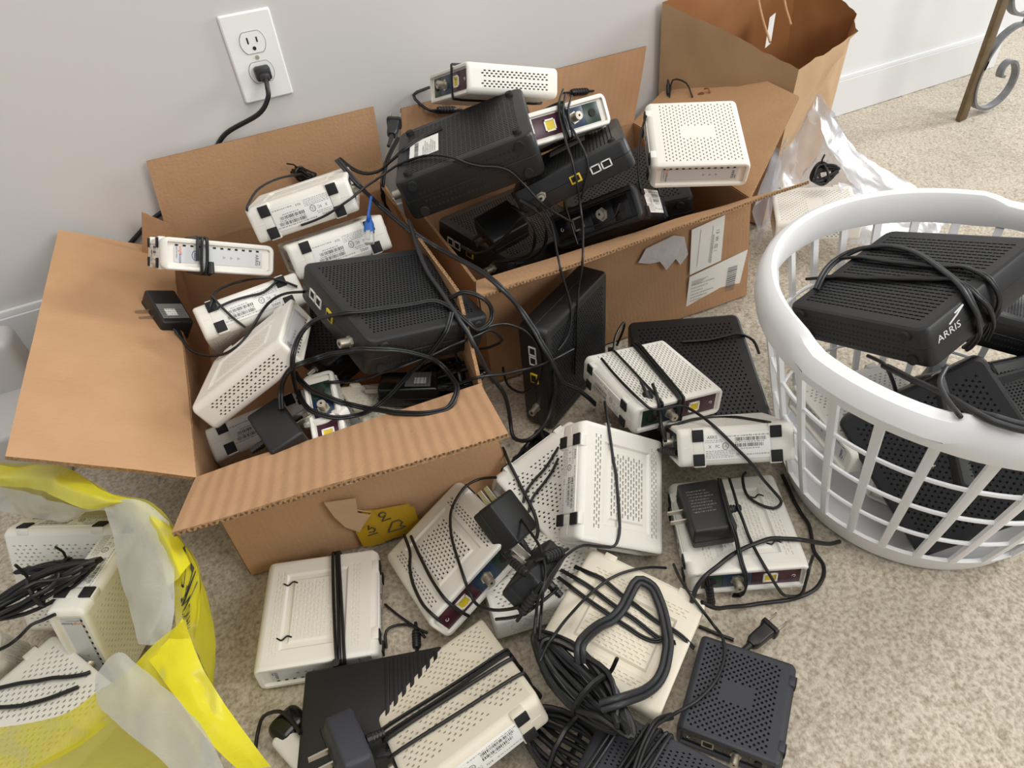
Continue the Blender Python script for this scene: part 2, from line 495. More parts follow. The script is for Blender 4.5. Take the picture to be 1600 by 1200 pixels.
def outlet():
    t = thing('wall_outlet', 'white duplex wall outlet with a black cord in its lower socket', 'outlet', mw=Matrix.Translation(Vector((110.2, 0, 417.8)) * K))
    # local: x along wall, z up, -y out of the wall
    F = frame((0, 0, 0), (1, 0, 0), (0, 0, 1))          # normal -y
    mb = MB()
    o = rrect(70, 114.5, 2.5); i = rrect(66, 110.5, 2)
    P = [[(x, 0, z) for x, z in o], [(x, -3.2, z) for x, z in o], [(x, -5.2, z) for x, z in i]]
    mb.grid(P, closed=True); n = len(i)
    mb.add([(x, -5.2, z) for x, z in i], [tuple(range(n))])
    part('cover_plate', mb, M['outlet'], t)
    for s in (1, -1):
        zc = 19.4 * s; mb = MB()
        pts = []
        for k in range(28):
            a = 2 * math.pi * k / 28; x, z = 17 * math.cos(a), 17 * math.sin(a)
            pts.append((x, max(-13.5, min(13.5, z)) + zc))
        mb.grid([[(x, -5.2, z) for x, z in pts], [(x, -6.4, z) for x, z in pts]], closed=True)
        mb.add([(x, -6.4, z) for x, z in pts], [tuple(range(28))])
        r = part('receptacle', mb, M['outlet'], t)
        mb = MB()
        for x, h in ((-6.3, 8.2), (6.3, 6.6)): mb.box((x, -6.45, zc + 3), (2.1, 0.5, h))
        mb.cyl((0, -6.2, zc - 7.5), (0, -6.75, zc - 7.5), 2.6, 10)
        part('slot', mb, M['hole'], r)
        mb = MB()
        mb.tube([(x * 1.03, -5.35, (z - zc) * 1.03 + zc) for x, z in pts], 0.4, 4, closed=True)
        part('gap', mb, M['ink_grey'], t)
    mb = MB(); mb.cyl((0, -5.2, 0), (0, -6.3, 0), 2.8, 12); part('screw', mb, M['metal'], t)
    # the plug and cord
    t = thing('power_cable', 'black cord plugged into the wall outlet and running down behind the box', 'cable', mw=Matrix.Translation(Vector((110.2, -6.5, 398.4)) * K))
    mb = MB()
    mb.box((0, -7, 0), (22, 14, 19), bev=3.5); mb.box((0, -17, -3), (13, 12, 11), bev=3)
    part('plug', mb, M['cordg'], t)
    mb = MB()
    mb.tube(spline([(0, -20, -4), (-2, -30, -12), (-7, -36, -26), (-26, -28, -46), (-76, 0, -70), (-107, 2.4, -98), (-150, 2.4, -130), (-192, 2.4, -154), (-222, 2.4, -167), (-271, 2, -197), (-325, 0, -226), (-420, -6, -270)], 6), 3.4, 9)
    part('cord', mb, M['cord'], t)


outlet()


# ------------------------------------------------------------------ cable modems
L0, T0, H0 = 130.0, 37.0, 124.0
RND = random.Random(5)


def modem_proto(name, shell, plus, minus, led='lit', dark=False, hole='hole'):
    """upright cable modem: x runs along the base (ports at +x, lights at -x), y is the thickness, z the height (feet at -z)"""
    t = thing(name, name, 'modem')
    L, T, H, r = L0, T0, H0, 8.0
    sm = M[shell]
    xs = [(-L / 2 + 3.5, 6.0), (-L / 2 + 0.3, 5.0), (-L / 2, 4.0), (-L / 2, 1.8), (-L / 2 + 1.0, 0.6), (-L / 2 + 2.8, 0.1), (-L / 2 + 5, 0.0)]
    st = xs + [(-x, s) for x, s in reversed(xs)]
    def rnd_end(x, z):                                  # the base turns up towards its ends
        q = min(1.0, max(0.0, (abs(x) - (L / 2 - 5)) / 5)); d = 6.0 * (1 - math.sqrt(1 - q * q)); zb = -H / 2 + 8
        return zb + (z - zb) * (1 - d / 8) if z < zb else z
    prof = [[(x, y, rnd_end(x, z)) for y, z in rrect(T - 2 * s, H - 2 * s, max(r - s, 1.0))] for x, s in st]
    n = len(prof[0]); mb = MB(); vs = [p for row in prof for p in row]; fs = []
    for i in range(len(prof) - 1):
        for j in range(n):
            a, b = prof[i][j], prof[i][(j + 1) % n]
            flat = (abs(a[1] - b[1]) < 1e-6 and abs(a[2] - b[2]) > 20) or (abs(a[2] - b[2]) < 1e-6 and a[2] > 0)
            if i == len(xs) - 1 and flat: continue
            fs.append((i * n + j, (i + 1) * n + j, (i + 1) * n + (j + 1) % n, i * n + (j + 1) % n))
    mb.add(vs, fs)
    # brackets that hold the feet
    for fx in (-1, 1): mb.box((fx * (L / 2 - 23), 0, -H / 2 + 3.4), (13.5, T + 0.7, 8.0), bev=1.2)
    mb.tube([(-L / 2 + 6, 0, -H / 2 - 0.02), (L / 2 - 6, 0, -H / 2 - 0.02)], 0.3, 4)
    part('body', mb, sm, t)
    xa, xb, za, zb = -L / 2 + 5, L / 2 - 5, -H / 2 + r, H / 2 - r
    hm = M[hole] if not dark else M['gloss']
    for sgn, style in ((1, plus), (-1, minus)):
        # looking at the face: u = x (or -x), v = z
        fr = frame((0, sgn * T / 2, 0), (-sgn, 0, 0), (0, 0, 1))
        mb = MB(); shm = sm if style in ('hooks', 'mount') and shell != 'black' else hm
        if style in ('dots', 'logo', 'slots'):
            kp = None
            if style == 'logo': kp = lambda u, v: not (abs(u) < 13 and abs(v - 2) < 21) and v > za + 8
            elif style == 'dots': kp = lambda u, v: v > za + 9 and (u + v * 0.55) % 46 > 6
            else: kp = lambda u, v: v > za + 7
            if style == 'slots': perforate(mb, fr, xa, za, xb, zb, 7.2, 3.4, 2.3, 0.75, 4, 2.0, keep=kp)
            elif dark: perforate(mb, fr, xa, za, xb, zb, 7.6 if style == 'logo' else 5.6, 4.4 if style == 'logo' else 5.0, 1.7 if style == 'logo' else 1.3, 1.7 if style == 'logo' else 1.3, 8, 2.2, keep=kp)
            else: perforate(mb, fr, xa, za, xb, zb, 7.0, 4.3, 1.75, 1.0, 8, 2.2, keep=kp)
        else:
            dp = 2.2 if style == 'recess' else 0.9
            va, vb = za + 25, zb - 16
            perforate(mb, fr, xa + 6, za + 11, xb - 6, za + 21, 7.0, 3.2, 2.2, 0.8, 4, dp)
            perforate(mb, fr, xa + 6, vb + 2, xb - 6, vb + 12, 7.0, 3.2, 2.2, 0.8, 4, dp)
            rect(mb, fr, xa, za, xb, za + 11, 0); rect(mb, fr, xa, za + 11, xa + 6, za + 21, 0); rect(mb, fr, xb - 6, za + 11, xb, za + 21, 0)
            rect(mb, fr, xa, za + 21, xb, va, 0); rect(mb, fr, xa, vb, xb, vb + 2, 0); rect(mb, fr, xa, vb + 12, xb, zb, 0)
            rect(mb, fr, xa, vb + 2, xa + 6, vb + 12, 0); rect(mb, fr, xb - 6, vb + 2, xb, vb + 12, 0)
            ra = xa + 14; rb = xb - 14
            rect(mb, fr, xa, va, ra, vb, 0); rect(mb, fr, rb, va, xb, vb, 0)
            rings = [(0, 0.0), (2.2, -2.4), (7.5, -2.4), (9.5, -0.4)]
            P = [[fr @ Vector((x, y, h)) for x, y in ((ra + d, va + d), (rb - d, va + d), (rb - d, vb - d), (ra + d, vb - d))] for d, h in rings]
            mb.grid(P, closed=True)
            f2 = fr @ Matrix.Translation((0, 0, -0.4))
            perforate(mb, f2, ra + 9.5, va + 9.5, rb - 9.5, vb - 9.5, 7.2, 4.0, 2.4, 0.95, 4, dp)
        o = part('vent_panel', mb, [sm, shm if not (style in ('recess',)) else hm], t, ang=20)
        if style == 'hooks':
            mb = MB()
            for sx in (-1, 1):
                mb.tube(spline([fr @ Vector((sx * 33 + a, zb - 22 + b, 0.15)) for a, b in ((0, -6), (2, -1), (-2, 4), (1, 9))], 4), 0.9, 5)
            part('hook_slot', mb, M['hole'], t)
    # top edge with two bands of slots
    fr = frame((0, 0, H / 2), (1, 0, 0), (0, 1, 0))
    yt = T / 2 - r; mb = MB()
    rect(mb, fr, xa, -1.2, xb, 1.2, 0); rect(mb, fr, xa, -yt, xa + 9, -1.2, 0); rect(mb, fr, xa, 1.2, xa + 9, yt, 0); rect(mb, fr, xb - 9, -yt, xb, -1.2, 0); rect(mb, fr, xb - 9, 1.2, xb, yt, 0)
    perforate(mb, fr, xa + 9, 1.2, xb - 9, yt, 6.4, 3.0, 1.7, 0.85, 4, 2.0); perforate(mb, fr, xa + 9, -yt, xb - 9, -1.2, 6.4, 3.0, 1.7, 0.85, 4, 2.0)
    part('top_vent', mb, [sm, hm], t, ang=20)
    # light end: pale plate with print, looking at it from -x, u runs from base to top, v across
    fr = frame((-L / 2 + 3.4, 0, 0), (0, 0, 1), (0, 1, 0)); fr = frame((-L / 2 + 3.4, 0, 0), (0, 0, 1), (0, 1, 0))
    mb = MB(); c = rrect(H - 12, T - 12, 3)
    mb.add([fr @ Vector((x, y, 0)) for x, y in c], [tuple(range(len(c)))])
    rect(mb, fr, -H / 2 + 14, -T / 2 + 9.5, H / 2 - 14, T / 2 - 9.5, 0.5, 1)
    fp = part('front_panel', mb, [M['black'] if dark else sm, M['gloss'] if dark else M['lightgrey']], t)
    mb = MB()
    for k in range(12): rect(mb, fr, -H / 2 + 15 + k * 8.0, T / 2 - 9.3, -H / 2 + 18.2 + k * 8.0, T / 2 - 7.3, 0.55)
    part('vent_slot', mb, M['hole'], fp)
    if not dark:
        mb = MB(); z = 0.65
        fv = fr @ Matrix.Translation((-H / 2 + 19, 0, z)) @ Matrix.Rotation(-math.pi / 2, 4, 'Z')
        write(mb, 'bright', 4.4, fv @ Matrix.Translation((-4.5, 1.6, 0)), 1); write(mb, 'house', 4.4, fv @ Matrix.Translation((4.5, 1.6, 0)), 2); write(mb, 'NETWORKS', 2.4, fv @ Matrix.Translation((-2, -2.4, 0)), 3)
        fv = fr @ Matrix.Translation((H / 2 - 20, 0, z)) @ Matrix.Rotation(-math.pi / 2, 4, 'Z')
        write(mb, 'ARRIS', 5.0, fv, 0); rect(mb, fv, 1, 3, 6, 3.8, 0.12, 0)
        for k in range(3): mb.tube([fr @ Vector((5 + 8 * k + 1.5 * math.cos(a), 1.5 * math.sin(a), z)) for a in (0, 2.1, 4.2)], 0.25, 4, 3, closed=True)
        if led == 'oval':
            fv = fr @ Matrix.Translation((-H / 2 + 36, 0, z)) @ Matrix.Rotation(-math.pi / 2, 4, 'Z')
            write(mb, 'intel', 3.6, fv, 2); mb.tube([fv @ Vector((5.2 * math.cos(k * 0.42), 3.4 * math.sin(k * 0.42), 0.1)) for k in range(15)], 0.3, 4, 2, closed=True)
        part('print', mb, [M['ink'], M['ink_orange'], M['ink_blue'], M['ink_grey']], fp)
    # port end
    fr = frame((L / 2 - 3.4, 0, 0), (0, 0, -1), (0, 1, 0)); fr = frame((L / 2 - 3.4, 0, 0), (0, 1, 0), (0, 0, 1))
    mb = MB(); c = rrect(T - 12, H - 12, 3)
    mb.add([fr @ Vector((x, y, 0)) for x, y in c], [tuple(range(len(c)))])
    part('rear_panel', mb, sm, t)
    w = T / 2 - 7
    for nm, a, b, mm in (('power_plate', -H / 2 + 14, -H / 2 + 36, 'p_green'), ('cable_plate', -H / 2 + 36, 4, 'p_blue'), ('ethernet_plate', 4, H / 2 - 8, 'p_maroon')):
        mb = MB(); mb.box((L / 2 - 3.2, 0, (a + b) / 2), (1.2, 2 * w, b - a - 0.2), bev=0.2)
        pp = part(nm, mb, M['gloss'] if dark else M[mm], t)
        zc = (a + b) / 2; x = L / 2 - 2.6; mb = MB()
        if nm == 'power_plate':
            mb.cyl((x, 0, zc), (x + 1.5, 0, zc), 4.6, 14); part('power_socket', mb, M['hole'], pp)
        elif nm == 'cable_plate':
            mb.cyl((x, 0, zc), (x + 1.6, 0, zc), 7.2, 6); mb.cyl((x + 1.6, 0, zc), (x + 12, 0, zc), 4.7, 16)
            for k in range(7): mb.cyl((x + 3 + k * 1.2, 0, zc), (x + 3.6 + k * 1.2, 0, zc), 5.0, 16)
            mb.cyl((x + 12, 0, zc), (x + 12.3, 0, zc), 3.2, 12)
            part('coax_connector', mb, M['brass'], pp)
            mb = MB(); mb.cyl((x + 12.3, 0, zc), (x + 12.4, 0, zc), 1.4, 10); part('coax_hole', mb, M['hole'], pp)
        else:
            q = zc - 6
            for dz, dy, a_, b_ in ((6.6, 0, 1.6, 13.6), (-6.6, 0, 1.6, 13.6), (0, 6, 14.8, 1.6), (0, -6, 14.8, 1.6)): mb.box((x + 0.4, dy, q + dz), (1.8, b_, a_))
            o = part('ethernet_port', mb, M['label'] if not dark else M['brass'], pp)
            mb = MB(); mb.box((x - 0.2, 0, q), (1.0, 10.5, 11.6)); mb.box((x + 0.6, -4.2, q), (0.8, 2.4, 6.0))
            part('port_inside', mb, M['yellow'] if not dark else M['hole'], pp)
            mb = MB(); mb.tube([(x + 0.2, 1.8 * math.cos(k * 0.7), zc + 18 + 1.8 * math.sin(k * 0.7)) for k in range(8)], 0.35, 4)
            part('reset_mark', mb, M['ink_white'], pp)
    # base label and the four feet; the print reads with the ports on its left
    fr = frame((0, 0, -H / 2), (-1, 0, 0), (0, 1, 0))
    rn = random.Random(11); lw, lh = 76.0, 25.0
    mb = MB(); mb.box((0, 0, -H / 2 - 0.1), (lw, lh, 1.0), bev=0.3)
    lb = part('base_label', mb, M['label'] if shell != 'slate' else M['slate'], t)
    mb = MB(); h = 0.65
    write(mb, 'ARRIS', 4.4, fr @ Matrix.Translation((-lw / 2 + 11, 9.3, h - 0.1)), 0)
    fineprint(mb, fr, -lw / 2 + 24, 9, lw / 2 - 3, rn, 1.3, h)
    for k in range(2): fineprint(mb, fr, -lw / 2 + 3, 6.0 - k * 1.7, -lw / 2 + 22, rn, 0.9, h)
    barcode(mb, fr, -2, 4.6, lw / 2 - 6, 8.0, rn, h); fineprint(mb, fr, -2, 3.0, lw / 2 - 8, rn, 1.2, h)
    barcode(mb, fr, -2, -1.2, lw / 2 - 9, 2.2, rn, h); fineprint(mb, fr, 4, -3.2, lw / 2 - 14, rn, 1.2, h)
    for k, s in enumerate(('X', 'FC', 'UL')):
        write(mb, s, 4.2, fr @ Matrix.Translation((-lw / 2 + 8 + 8.5 * k, 0.3, h - 0.1)), 0)
        if k == 2: mb.tube([fr @ Vector((-lw / 2 + 25 + 3.4 * math.cos(a * 0.52), 0.3 + 3.2 * math.sin(a * 0.52), h)) for a in range(12)], 0.3, 4, closed=True)
    for k in range(5): fineprint(mb, fr, -lw / 2 + 3, -4.2 - k * 1.55, -5, rn, 0.8, h)
    write(mb, 'N14', 3.6, fr @ Matrix.Translation((2, -8, h - 0.1)), 0); fineprint(mb, fr, 10, -9, lw / 2 - 3, rn, 1.1, h)
    part('label_print', mb, M['ink'] if not dark else M['ink_grey'], lb)['kind'] = 'stuff'
    for fx in (-1, 1):
        for fy in (-1, 1):
            mb = MB(); mb.box((fx * (L / 2 - 22), fy * (T / 2 - 6.9), -H / 2 - 1.2), (12.6, 11.4, 2.0), bev=0.6)
            part('rubber_foot', mb, M['rubber'], t)
    return t


DIM = (L0, T0, H0)
protos = {}
def modem(pose_t, kind, label, group=None):
    if kind not in protos:
        cfg = {'hooks': ('white', 'logo', 'hooks', 'lit', False), 'recess': ('white', 'recess', 'slots', 'lit', False), 'slots': ('white', 'dots', 'slots', 'lit', False),
               'dots': ('cream', 'dots', 'recess', 'lit', False), 'logo': ('white', 'logo', 'hooks', 'lit', False), 'oval': ('white', 'logo', 'hooks', 'oval', False),
               'cream': ('cream', 'dots', 'mount', 'lit', False), 'mount': ('white', 'dots', 'mount', 'lit', False),
               'black_logo': ('slate', 'logo', 'dots', 'lit', True), 'black_dots': ('slate', 'dots', 'dots', 'lit', True), 'black': ('black', 'dots', 'dots', 'lit', True)}[kind]
        protos[kind] = modem_proto('cable_modem', cfg[0], cfg[1], cfg[2], cfg[3], cfg[4])
        o = protos[kind]; o.matrix_world = pose(pose_t, DIM); o['label'] = label
        if group: o['group'] = group
        return o
    return copy_thing(protos[kind], label, pose(pose_t, DIM), group)


# ------------------------------------------------------------------ network gateways (the larger black boxes)
R0 = (160.0, 150.0, 46.0)
def gateway_proto(name, top, bottom):
    """x: ports at -x, name at +x; y: feet at -y; z: perforated top"""
    t = thing(name, name, 'gateway')
    A, B, T = R0; bv = 4.0; sm = M['black']
    mb = MB()
    # rounded shell, open at top and bottom where the vented sheets go
    pr = [(0.0, -T / 2, 4.0), (0.0, -T / 2 + 1.2, 1.2), (0.0, -T / 2 + 4, 0.0), (0, -0.4, 0.0), (0, 0, 0.5), (0, 0.4, 0.0), (0, T / 2 - 4, 0.0), (0, T / 2 - 1.2, 1.2), (0, T / 2, 4.0)]
    mb.grid([[(x, y, z) for x, y in rrect(A - 2 * s, B - 2 * s, 9 - s * 0.6)] for _, z, s in pr], closed=True)
    for sg in (1, -1):
        o = rrect(A - 8, B - 8, 6.6); n = len(o); i = [(max(-A / 2 + 12, min(A / 2 - 12, x)), max(-B / 2 + 12, min(B / 2 - 12, y))) for x, y in o]
        mb.grid([[(x, y, sg * T / 2) for x, y in o], [(x, y, sg * T / 2) for x, y in i]], closed=True)
    part('body', mb, sm, t)
    for sg, style in ((1, top), (-1, bottom)):
        fr = frame((0, 0, sg * T / 2), (sg, 0, 0), (0, 1, 0)); mb = MB()
        if style == 'fine': perforate(mb, fr, -A / 2 + 12, -B / 2 + 12, A / 2 - 12, B / 2 - 12, 4.6, 4.0, 1.15, 0.95, 4, 1.8)
        elif style == 'wide': perforate(mb, fr, -A / 2 + 12, -B / 2 + 12, A / 2 - 12, B / 2 - 12, 6.4, 4.6, 1.1, 1.1, 4, 1.8)
        else: perforate(mb, fr, -A / 2 + 12, -B / 2 + 12, A / 2 - 12, B / 2 - 12, 5.6, 4.8, 2.35, 0.75, 4, 1.8, brick=False)
        part('vent_panel', mb, [sm, M['hole']], t, ang=20)
        if style == 'lines' and sg == 1 or sg == -1:
            for fx, fy in ((-1, -1), (1, -1), (1, 1), (-1, 1)):
                mb = MB(); c = Vector((fx * (A / 2 - 16), fy * (B / 2 - 16), sg * T / 2)); mb.cyl(c, c + Vector((0, 0, sg * 3.5)), 5.0, 14, r2=4.2)
                part('screw_foot', mb, M['rubber'], t)
            mb = MB(); f2 = fr @ Matrix.Translation((-A / 2 + 35, 0, 0))
            rect(mb, f2, -18, -26, 18, 26, 0.3, 0); rn = random.Random(3)
            for k in range(7): fineprint(mb, f2 @ Matrix.Rotation(math.pi / 2, 4, 'Z'), -23, -14 + k * 2.4, 4 + (k % 3) * 6, rn, 1.3, 0.4, 1)
            barcode(mb, f2 @ Matrix.Rotation(math.pi / 2, 4, 'Z'), -22, 7, 20, 12, rn, 0.4, 1)
            part('rating_label', mb, [M['label'], M['ink']], t)
    # ports at -x
    x = -A / 2
    for y in (44, 30):
        mb = MB()
        for dy, dz, b, c in ((-5.4, 0, 1.6, 12), (5.4, 0, 1.6, 12), (0, 5.2, 12, 1.6), (0, -5.2, 12, 1.6)): mb.box((x - 0.5, y + dy, dz), (1.8, b, c))
        part('phone_port', mb, M['label'], t)
        mb = MB(); mb.box((x - 0.2, y, 0), (0.8, 9.2, 9)); part('port_inside', mb, M['hole'], t)
    mb = MB(); mb.box((x - 0.7, 4, 0), (2.0, 14, 13), bev=0.8); e = part('ethernet_port', mb, M['yellow'], t)
    mb = MB(); mb.box((x - 1.75, 4, -0.6), (0.4, 10, 8)); part('port_inside', mb, M['hole'], e)
    mb = MB(); mb.cyl((x, 18, 2), (x - 0.4, 18, 2), 1.4, 8); part('reset_hole', mb, M['hole'], t)
    mb = MB(); mb.cyl((x, -42, 0), (x - 3, -42, 0), 6.4, 6); mb.cyl((x - 3, -42, 0), (x - 14, -42, 0), 4.9, 16); part('coax_connector', mb, M['brass'], t)
    mb = MB(); mb.cyl((x - 14, -42, 0), (x - 14.2, -42, 0), 2.0, 10); part('coax_hole', mb, M['hole'], t)
    # feet on the -y side, flat dark discs for the shade in vent holes, name on +x
    for fx in (-1, 1):
        for fz in (-1, 1):
            mb = MB(); mb.cyl((fx * 62, -B / 2, fz * 15), (fx * 62, -B / 2 - 2.6, fz * 15), 5.6, 16, r2=5.0); part('rubber_foot', mb, M['rubber'], t)
    fr = frame((0, -B / 2, 0), (1, 0, 0), (0, 0, 1)); mb = MB()
    for r_ in (-13, -5, 5, 13):
        for k in range(24):
            p = fr @ Vector((-58 + k * 5 + (2.5 if r_ in (-5, 13) else 0), r_, 0)); mb.cyl(p, p + Vector((0, -0.15, 0)), 1.6, 6)
    part('side_vent_shade', mb, M['hole'], t)
    fr = frame((A / 2, 0, 0), (0, 1, 0), (0, 0, 1)); mb = MB()
    write(mb, 'ARRIS', 11, fr @ Matrix.Translation((-48, 3, 0.1)), 0)
    mb.tube([fr @ Vector(p) for p in ((-46, 10, 0.2), (-36, 14, 0.2), (-27, 19, 0.2))], 0.9, 4); mb.tube([fr @ Vector(p) for p in ((-38, 17, 0.2), (-27, 19, 0.2))], 0.9, 4)
    part('name_print', mb, M['ink_white'], t)
    return t


gprotos = {}
def gateway(pose_t, kind, label, group=None):
    if kind not in gprotos:
        gprotos[kind] = gateway_proto('network_gateway', *{'fine': ('fine', 'lines'), 'wide': ('wide', 'lines'), 'lines': ('lines', 'wide'), 'named': ('rows', 'wide')}[kind])
        o = gprotos[kind]; o.matrix_world = pose(pose_t, R0); o['label'] = label
        if group: o['group'] = group
        return o
    return copy_thing(gprotos[kind], label, pose(pose_t, R0), group)


# ------------------------------------------------------------------ power adapters
def adapter(pose_t, label, prong='x-', cordend=None, plate=None, mm='black', lab=False, cord=None):
    loc, q, (a, b, c) = pose_t
    t = thing('power_adapter', label, 'power adapter', mw=pose(pose_t))
    mb = MB()
    if cordend == 'taper':
        bm = bmesh.new(); bmesh.ops.create_cube(bm, size=1.0)
        for v in bm.verts:
            s = 0.78 if v.co.z > 0 else 1.0
            v.co = Vector((v.co.x * a * s, v.co.y * b * s, v.co.z * c))
        bmesh.ops.bevel(bm, geom=bm.edges[:], offset=4, segments=3, affect='EDGES', profile=0.5); mb.addbm(bm, Matrix())
    else: mb.box((0, 0, 0), (a, b, c), bev=3.2, seg=3)
    part('body', mb, M[mm], t)
    mb = MB()                                                   # seam round the case
    mb.tube([(x, y, -c * 0.12) for x, y in rrect(a + 0.1, b + 0.1, 3.2)], 0.45, 4, closed=True)
    part('seam', mb, M['hole'], t)
    ax = {'x': Vector((1, 0, 0)), 'y': Vector((0, 1, 0)), 'z': Vector((0, 0, 1))}[prong[0]]; sg = -1 if prong[1] == '-' else 1
    half = {'x': a, 'y': b, 'z': c}[prong[0]] / 2
    sd = Vector((0, 1, 0)) if prong[0] == 'x' else Vector((1, 0, 0)); th = ax.cross(sd)
    for k in (-1, 1):
        mb = MB(); p = ax * sg * half + sd * k * 6.4
        bm = bmesh.new(); bmesh.ops.create_cube(bm, size=1.0)
        m = Matrix((ax * sg, sd, th)).transposed().to_4x4()
        for v in bm.verts: v.co = Vector(((v.co.x + 0.5) * 17 - (0 if v.co.x < 0 else 0), v.co.y * 1.6, v.co.z * (6.4 if v.co.x < 0.4 else 5.0)))
        mb.addbm(bm, Matrix.Translation(p) @ m)
        part('prong', mb, M['metal'], t)
    if lab:
        fr = frame((0, 0, c / 2), (0, 1, 0), (-1, 0, 0)); mb = MB(); rn = random.Random(9)
        if lab == 'paper':
            rect(mb, fr, -b * 0.42, -a * 0.38, b * 0.42, a * 0.05, 0.15, 1); rect(mb, fr, -b * 0.25, -a * 0.3, b * 0.1, -a * 0.1, 0.25, 2)
            for k in range(4): fineprint(mb, fr, -b * 0.38, -a * 0.34 + k * 4.5, b * 0.38, rn, 1.6, 0.3, 0)
        else:
            for k in range(8): fineprint(mb, fr @ Matrix.Rotation(math.pi / 2, 4, 'Z'), -a * 0.1 - (k % 3) * 3, -b * 0.30 + k * 4.0, a * 0.36, rn, 1.8, 0.12, 0)
        part('rating_print', mb, [M['ink'] if lab == 'paper' else M['ink_grey'], M['ink_grey'], M['label']], t)
    mb = MB()                                                   # strain relief opposite the prongs
    cx = -ax * sg if cord is None else {'x': Vector((1, 0, 0)), 'y': Vector((0, 1, 0)), 'z': Vector((0, 0, 1))}[cord[0]] * (-1 if cord[1] == '-' else 1)
    e = Vector((cx.x * a / 2, cx.y * b / 2, cx.z * c / 2))
    mb.tube([e, e + cx * 5, e + cx * 16], [4.6, 4.2, 2.8], 10)
    for k in range(4): mb.cyl(e + cx * (5 + 3 * k), e + cx * (6.4 + 3 * k), 4.6 - 0.35 * k, 10)
    part('strain_relief', mb, M['cord'], t)
    return t


# ------------------------------------------------------------------ cardboard
def slab(p0, p1, p2, p3, th=4.2, nu=10, nv=6, bulge=0.0, wob=0.8, seed=0):
    """a board p0-p1 (hinge side, the flutes step along it) to p3-p2, with thickness; returns (MB, uv)"""
    P = [Vector(p) for p in (p0, p1, p2, p3)]
    n = (P[1] - P[0]).cross(P[3] - P[0]).normalized()
    lu, lv = (P[1] - P[0]).length, (P[3] - P[0]).length
    mb = MB(); uv = []; g = {}
    for s in (1, -1):
        for j in range(nv + 1):
            for i in range(nu + 1):
                a, b = i / nu, j / nv
                p = (P[0] * (1 - a) + P[1] * a) * (1 - b) + (P[3] * (1 - a) + P[2] * a) * b
                w = math.sin(math.pi * a) * math.sin(math.pi * b)
                q = noise.noise(Vector((p.x * 0.012 + seed, p.y * 0.012, p.z * 0.012)))
                mb.v.append(tuple(p + n * (s * th / 2 + bulge * w + q * wob * 3)))
                uv.append((a * lu, b * lv)); g[(s, i, j)] = len(mb.v) - 1
    for j in range(nv):
        for i in range(nu):
            mb.f.append((g[1, i, j], g[1, i + 1, j], g[1, i + 1, j + 1], g[1, i, j + 1])); mb.m.append(0)
            mb.f.append((g[-1, i, j], g[-1, i, j + 1], g[-1, i + 1, j + 1], g[-1, i + 1, j])); mb.m.append(0)
    for i in range(nu):
        for j, (x, y) in ((0, (i, i + 1)), (nv, (i + 1, i))): mb.f.append((g[1, x, j], g[-1, x, j], g[-1, y, j], g[1, y, j])); mb.m.append(1)
    for j in range(nv):
        for i, (x, y) in ((0, (j + 1, j)), (nu, (j, j + 1))): mb.f.append((g[1, i, x], g[-1, i, x], g[-1, i, y], g[1, i, y])); mb.m.append(1)
    return mb, uv


def board(name, pts, t, m='card', flutes=False, label=None, **kw):
    mb, uv = slab(*pts, **kw)
    o = put(name, mb.mesh(name, [M[m], M['cardedge']], uv=uv, ang=40), t)
    if label: o['label'] = label
    if flutes:                                        # dark triangles on the free edge, coloured as shade in the corrugation
        a, b = Vector(pts[3]), Vector(pts[2]); n = (Vector(pts[1]) - Vector(pts[0])).cross(Vector(pts[3]) - Vector(pts[0])).normalized()
        d = (b - a); k = int(d.length / 4.5); out = (Vector(pts[3]) - Vector(pts[0])).normalized(); fb = MB()
        for i in range(k):
            p = a + d * ((i + 0.5) / k) + out * 0.25 + n * noise.noise(Vector((i * .3, 1, 2)))
            e = d.normalized() * 1.7; s = 1 if i % 2 else -1
            fb.add([p - e - n * 1.4 * s, p + e - n * 1.4 * s, p + n * 1.5 * s, p - e * 0.6 - n * 0.2 * s + out * 0.2], [(0, 1, 2), (0, 2, 3)])
        c = part('flute_shade', fb, M['flute'], o); c['kind'] = 'stuff'
    return o


def V(*a): return Vector(a)


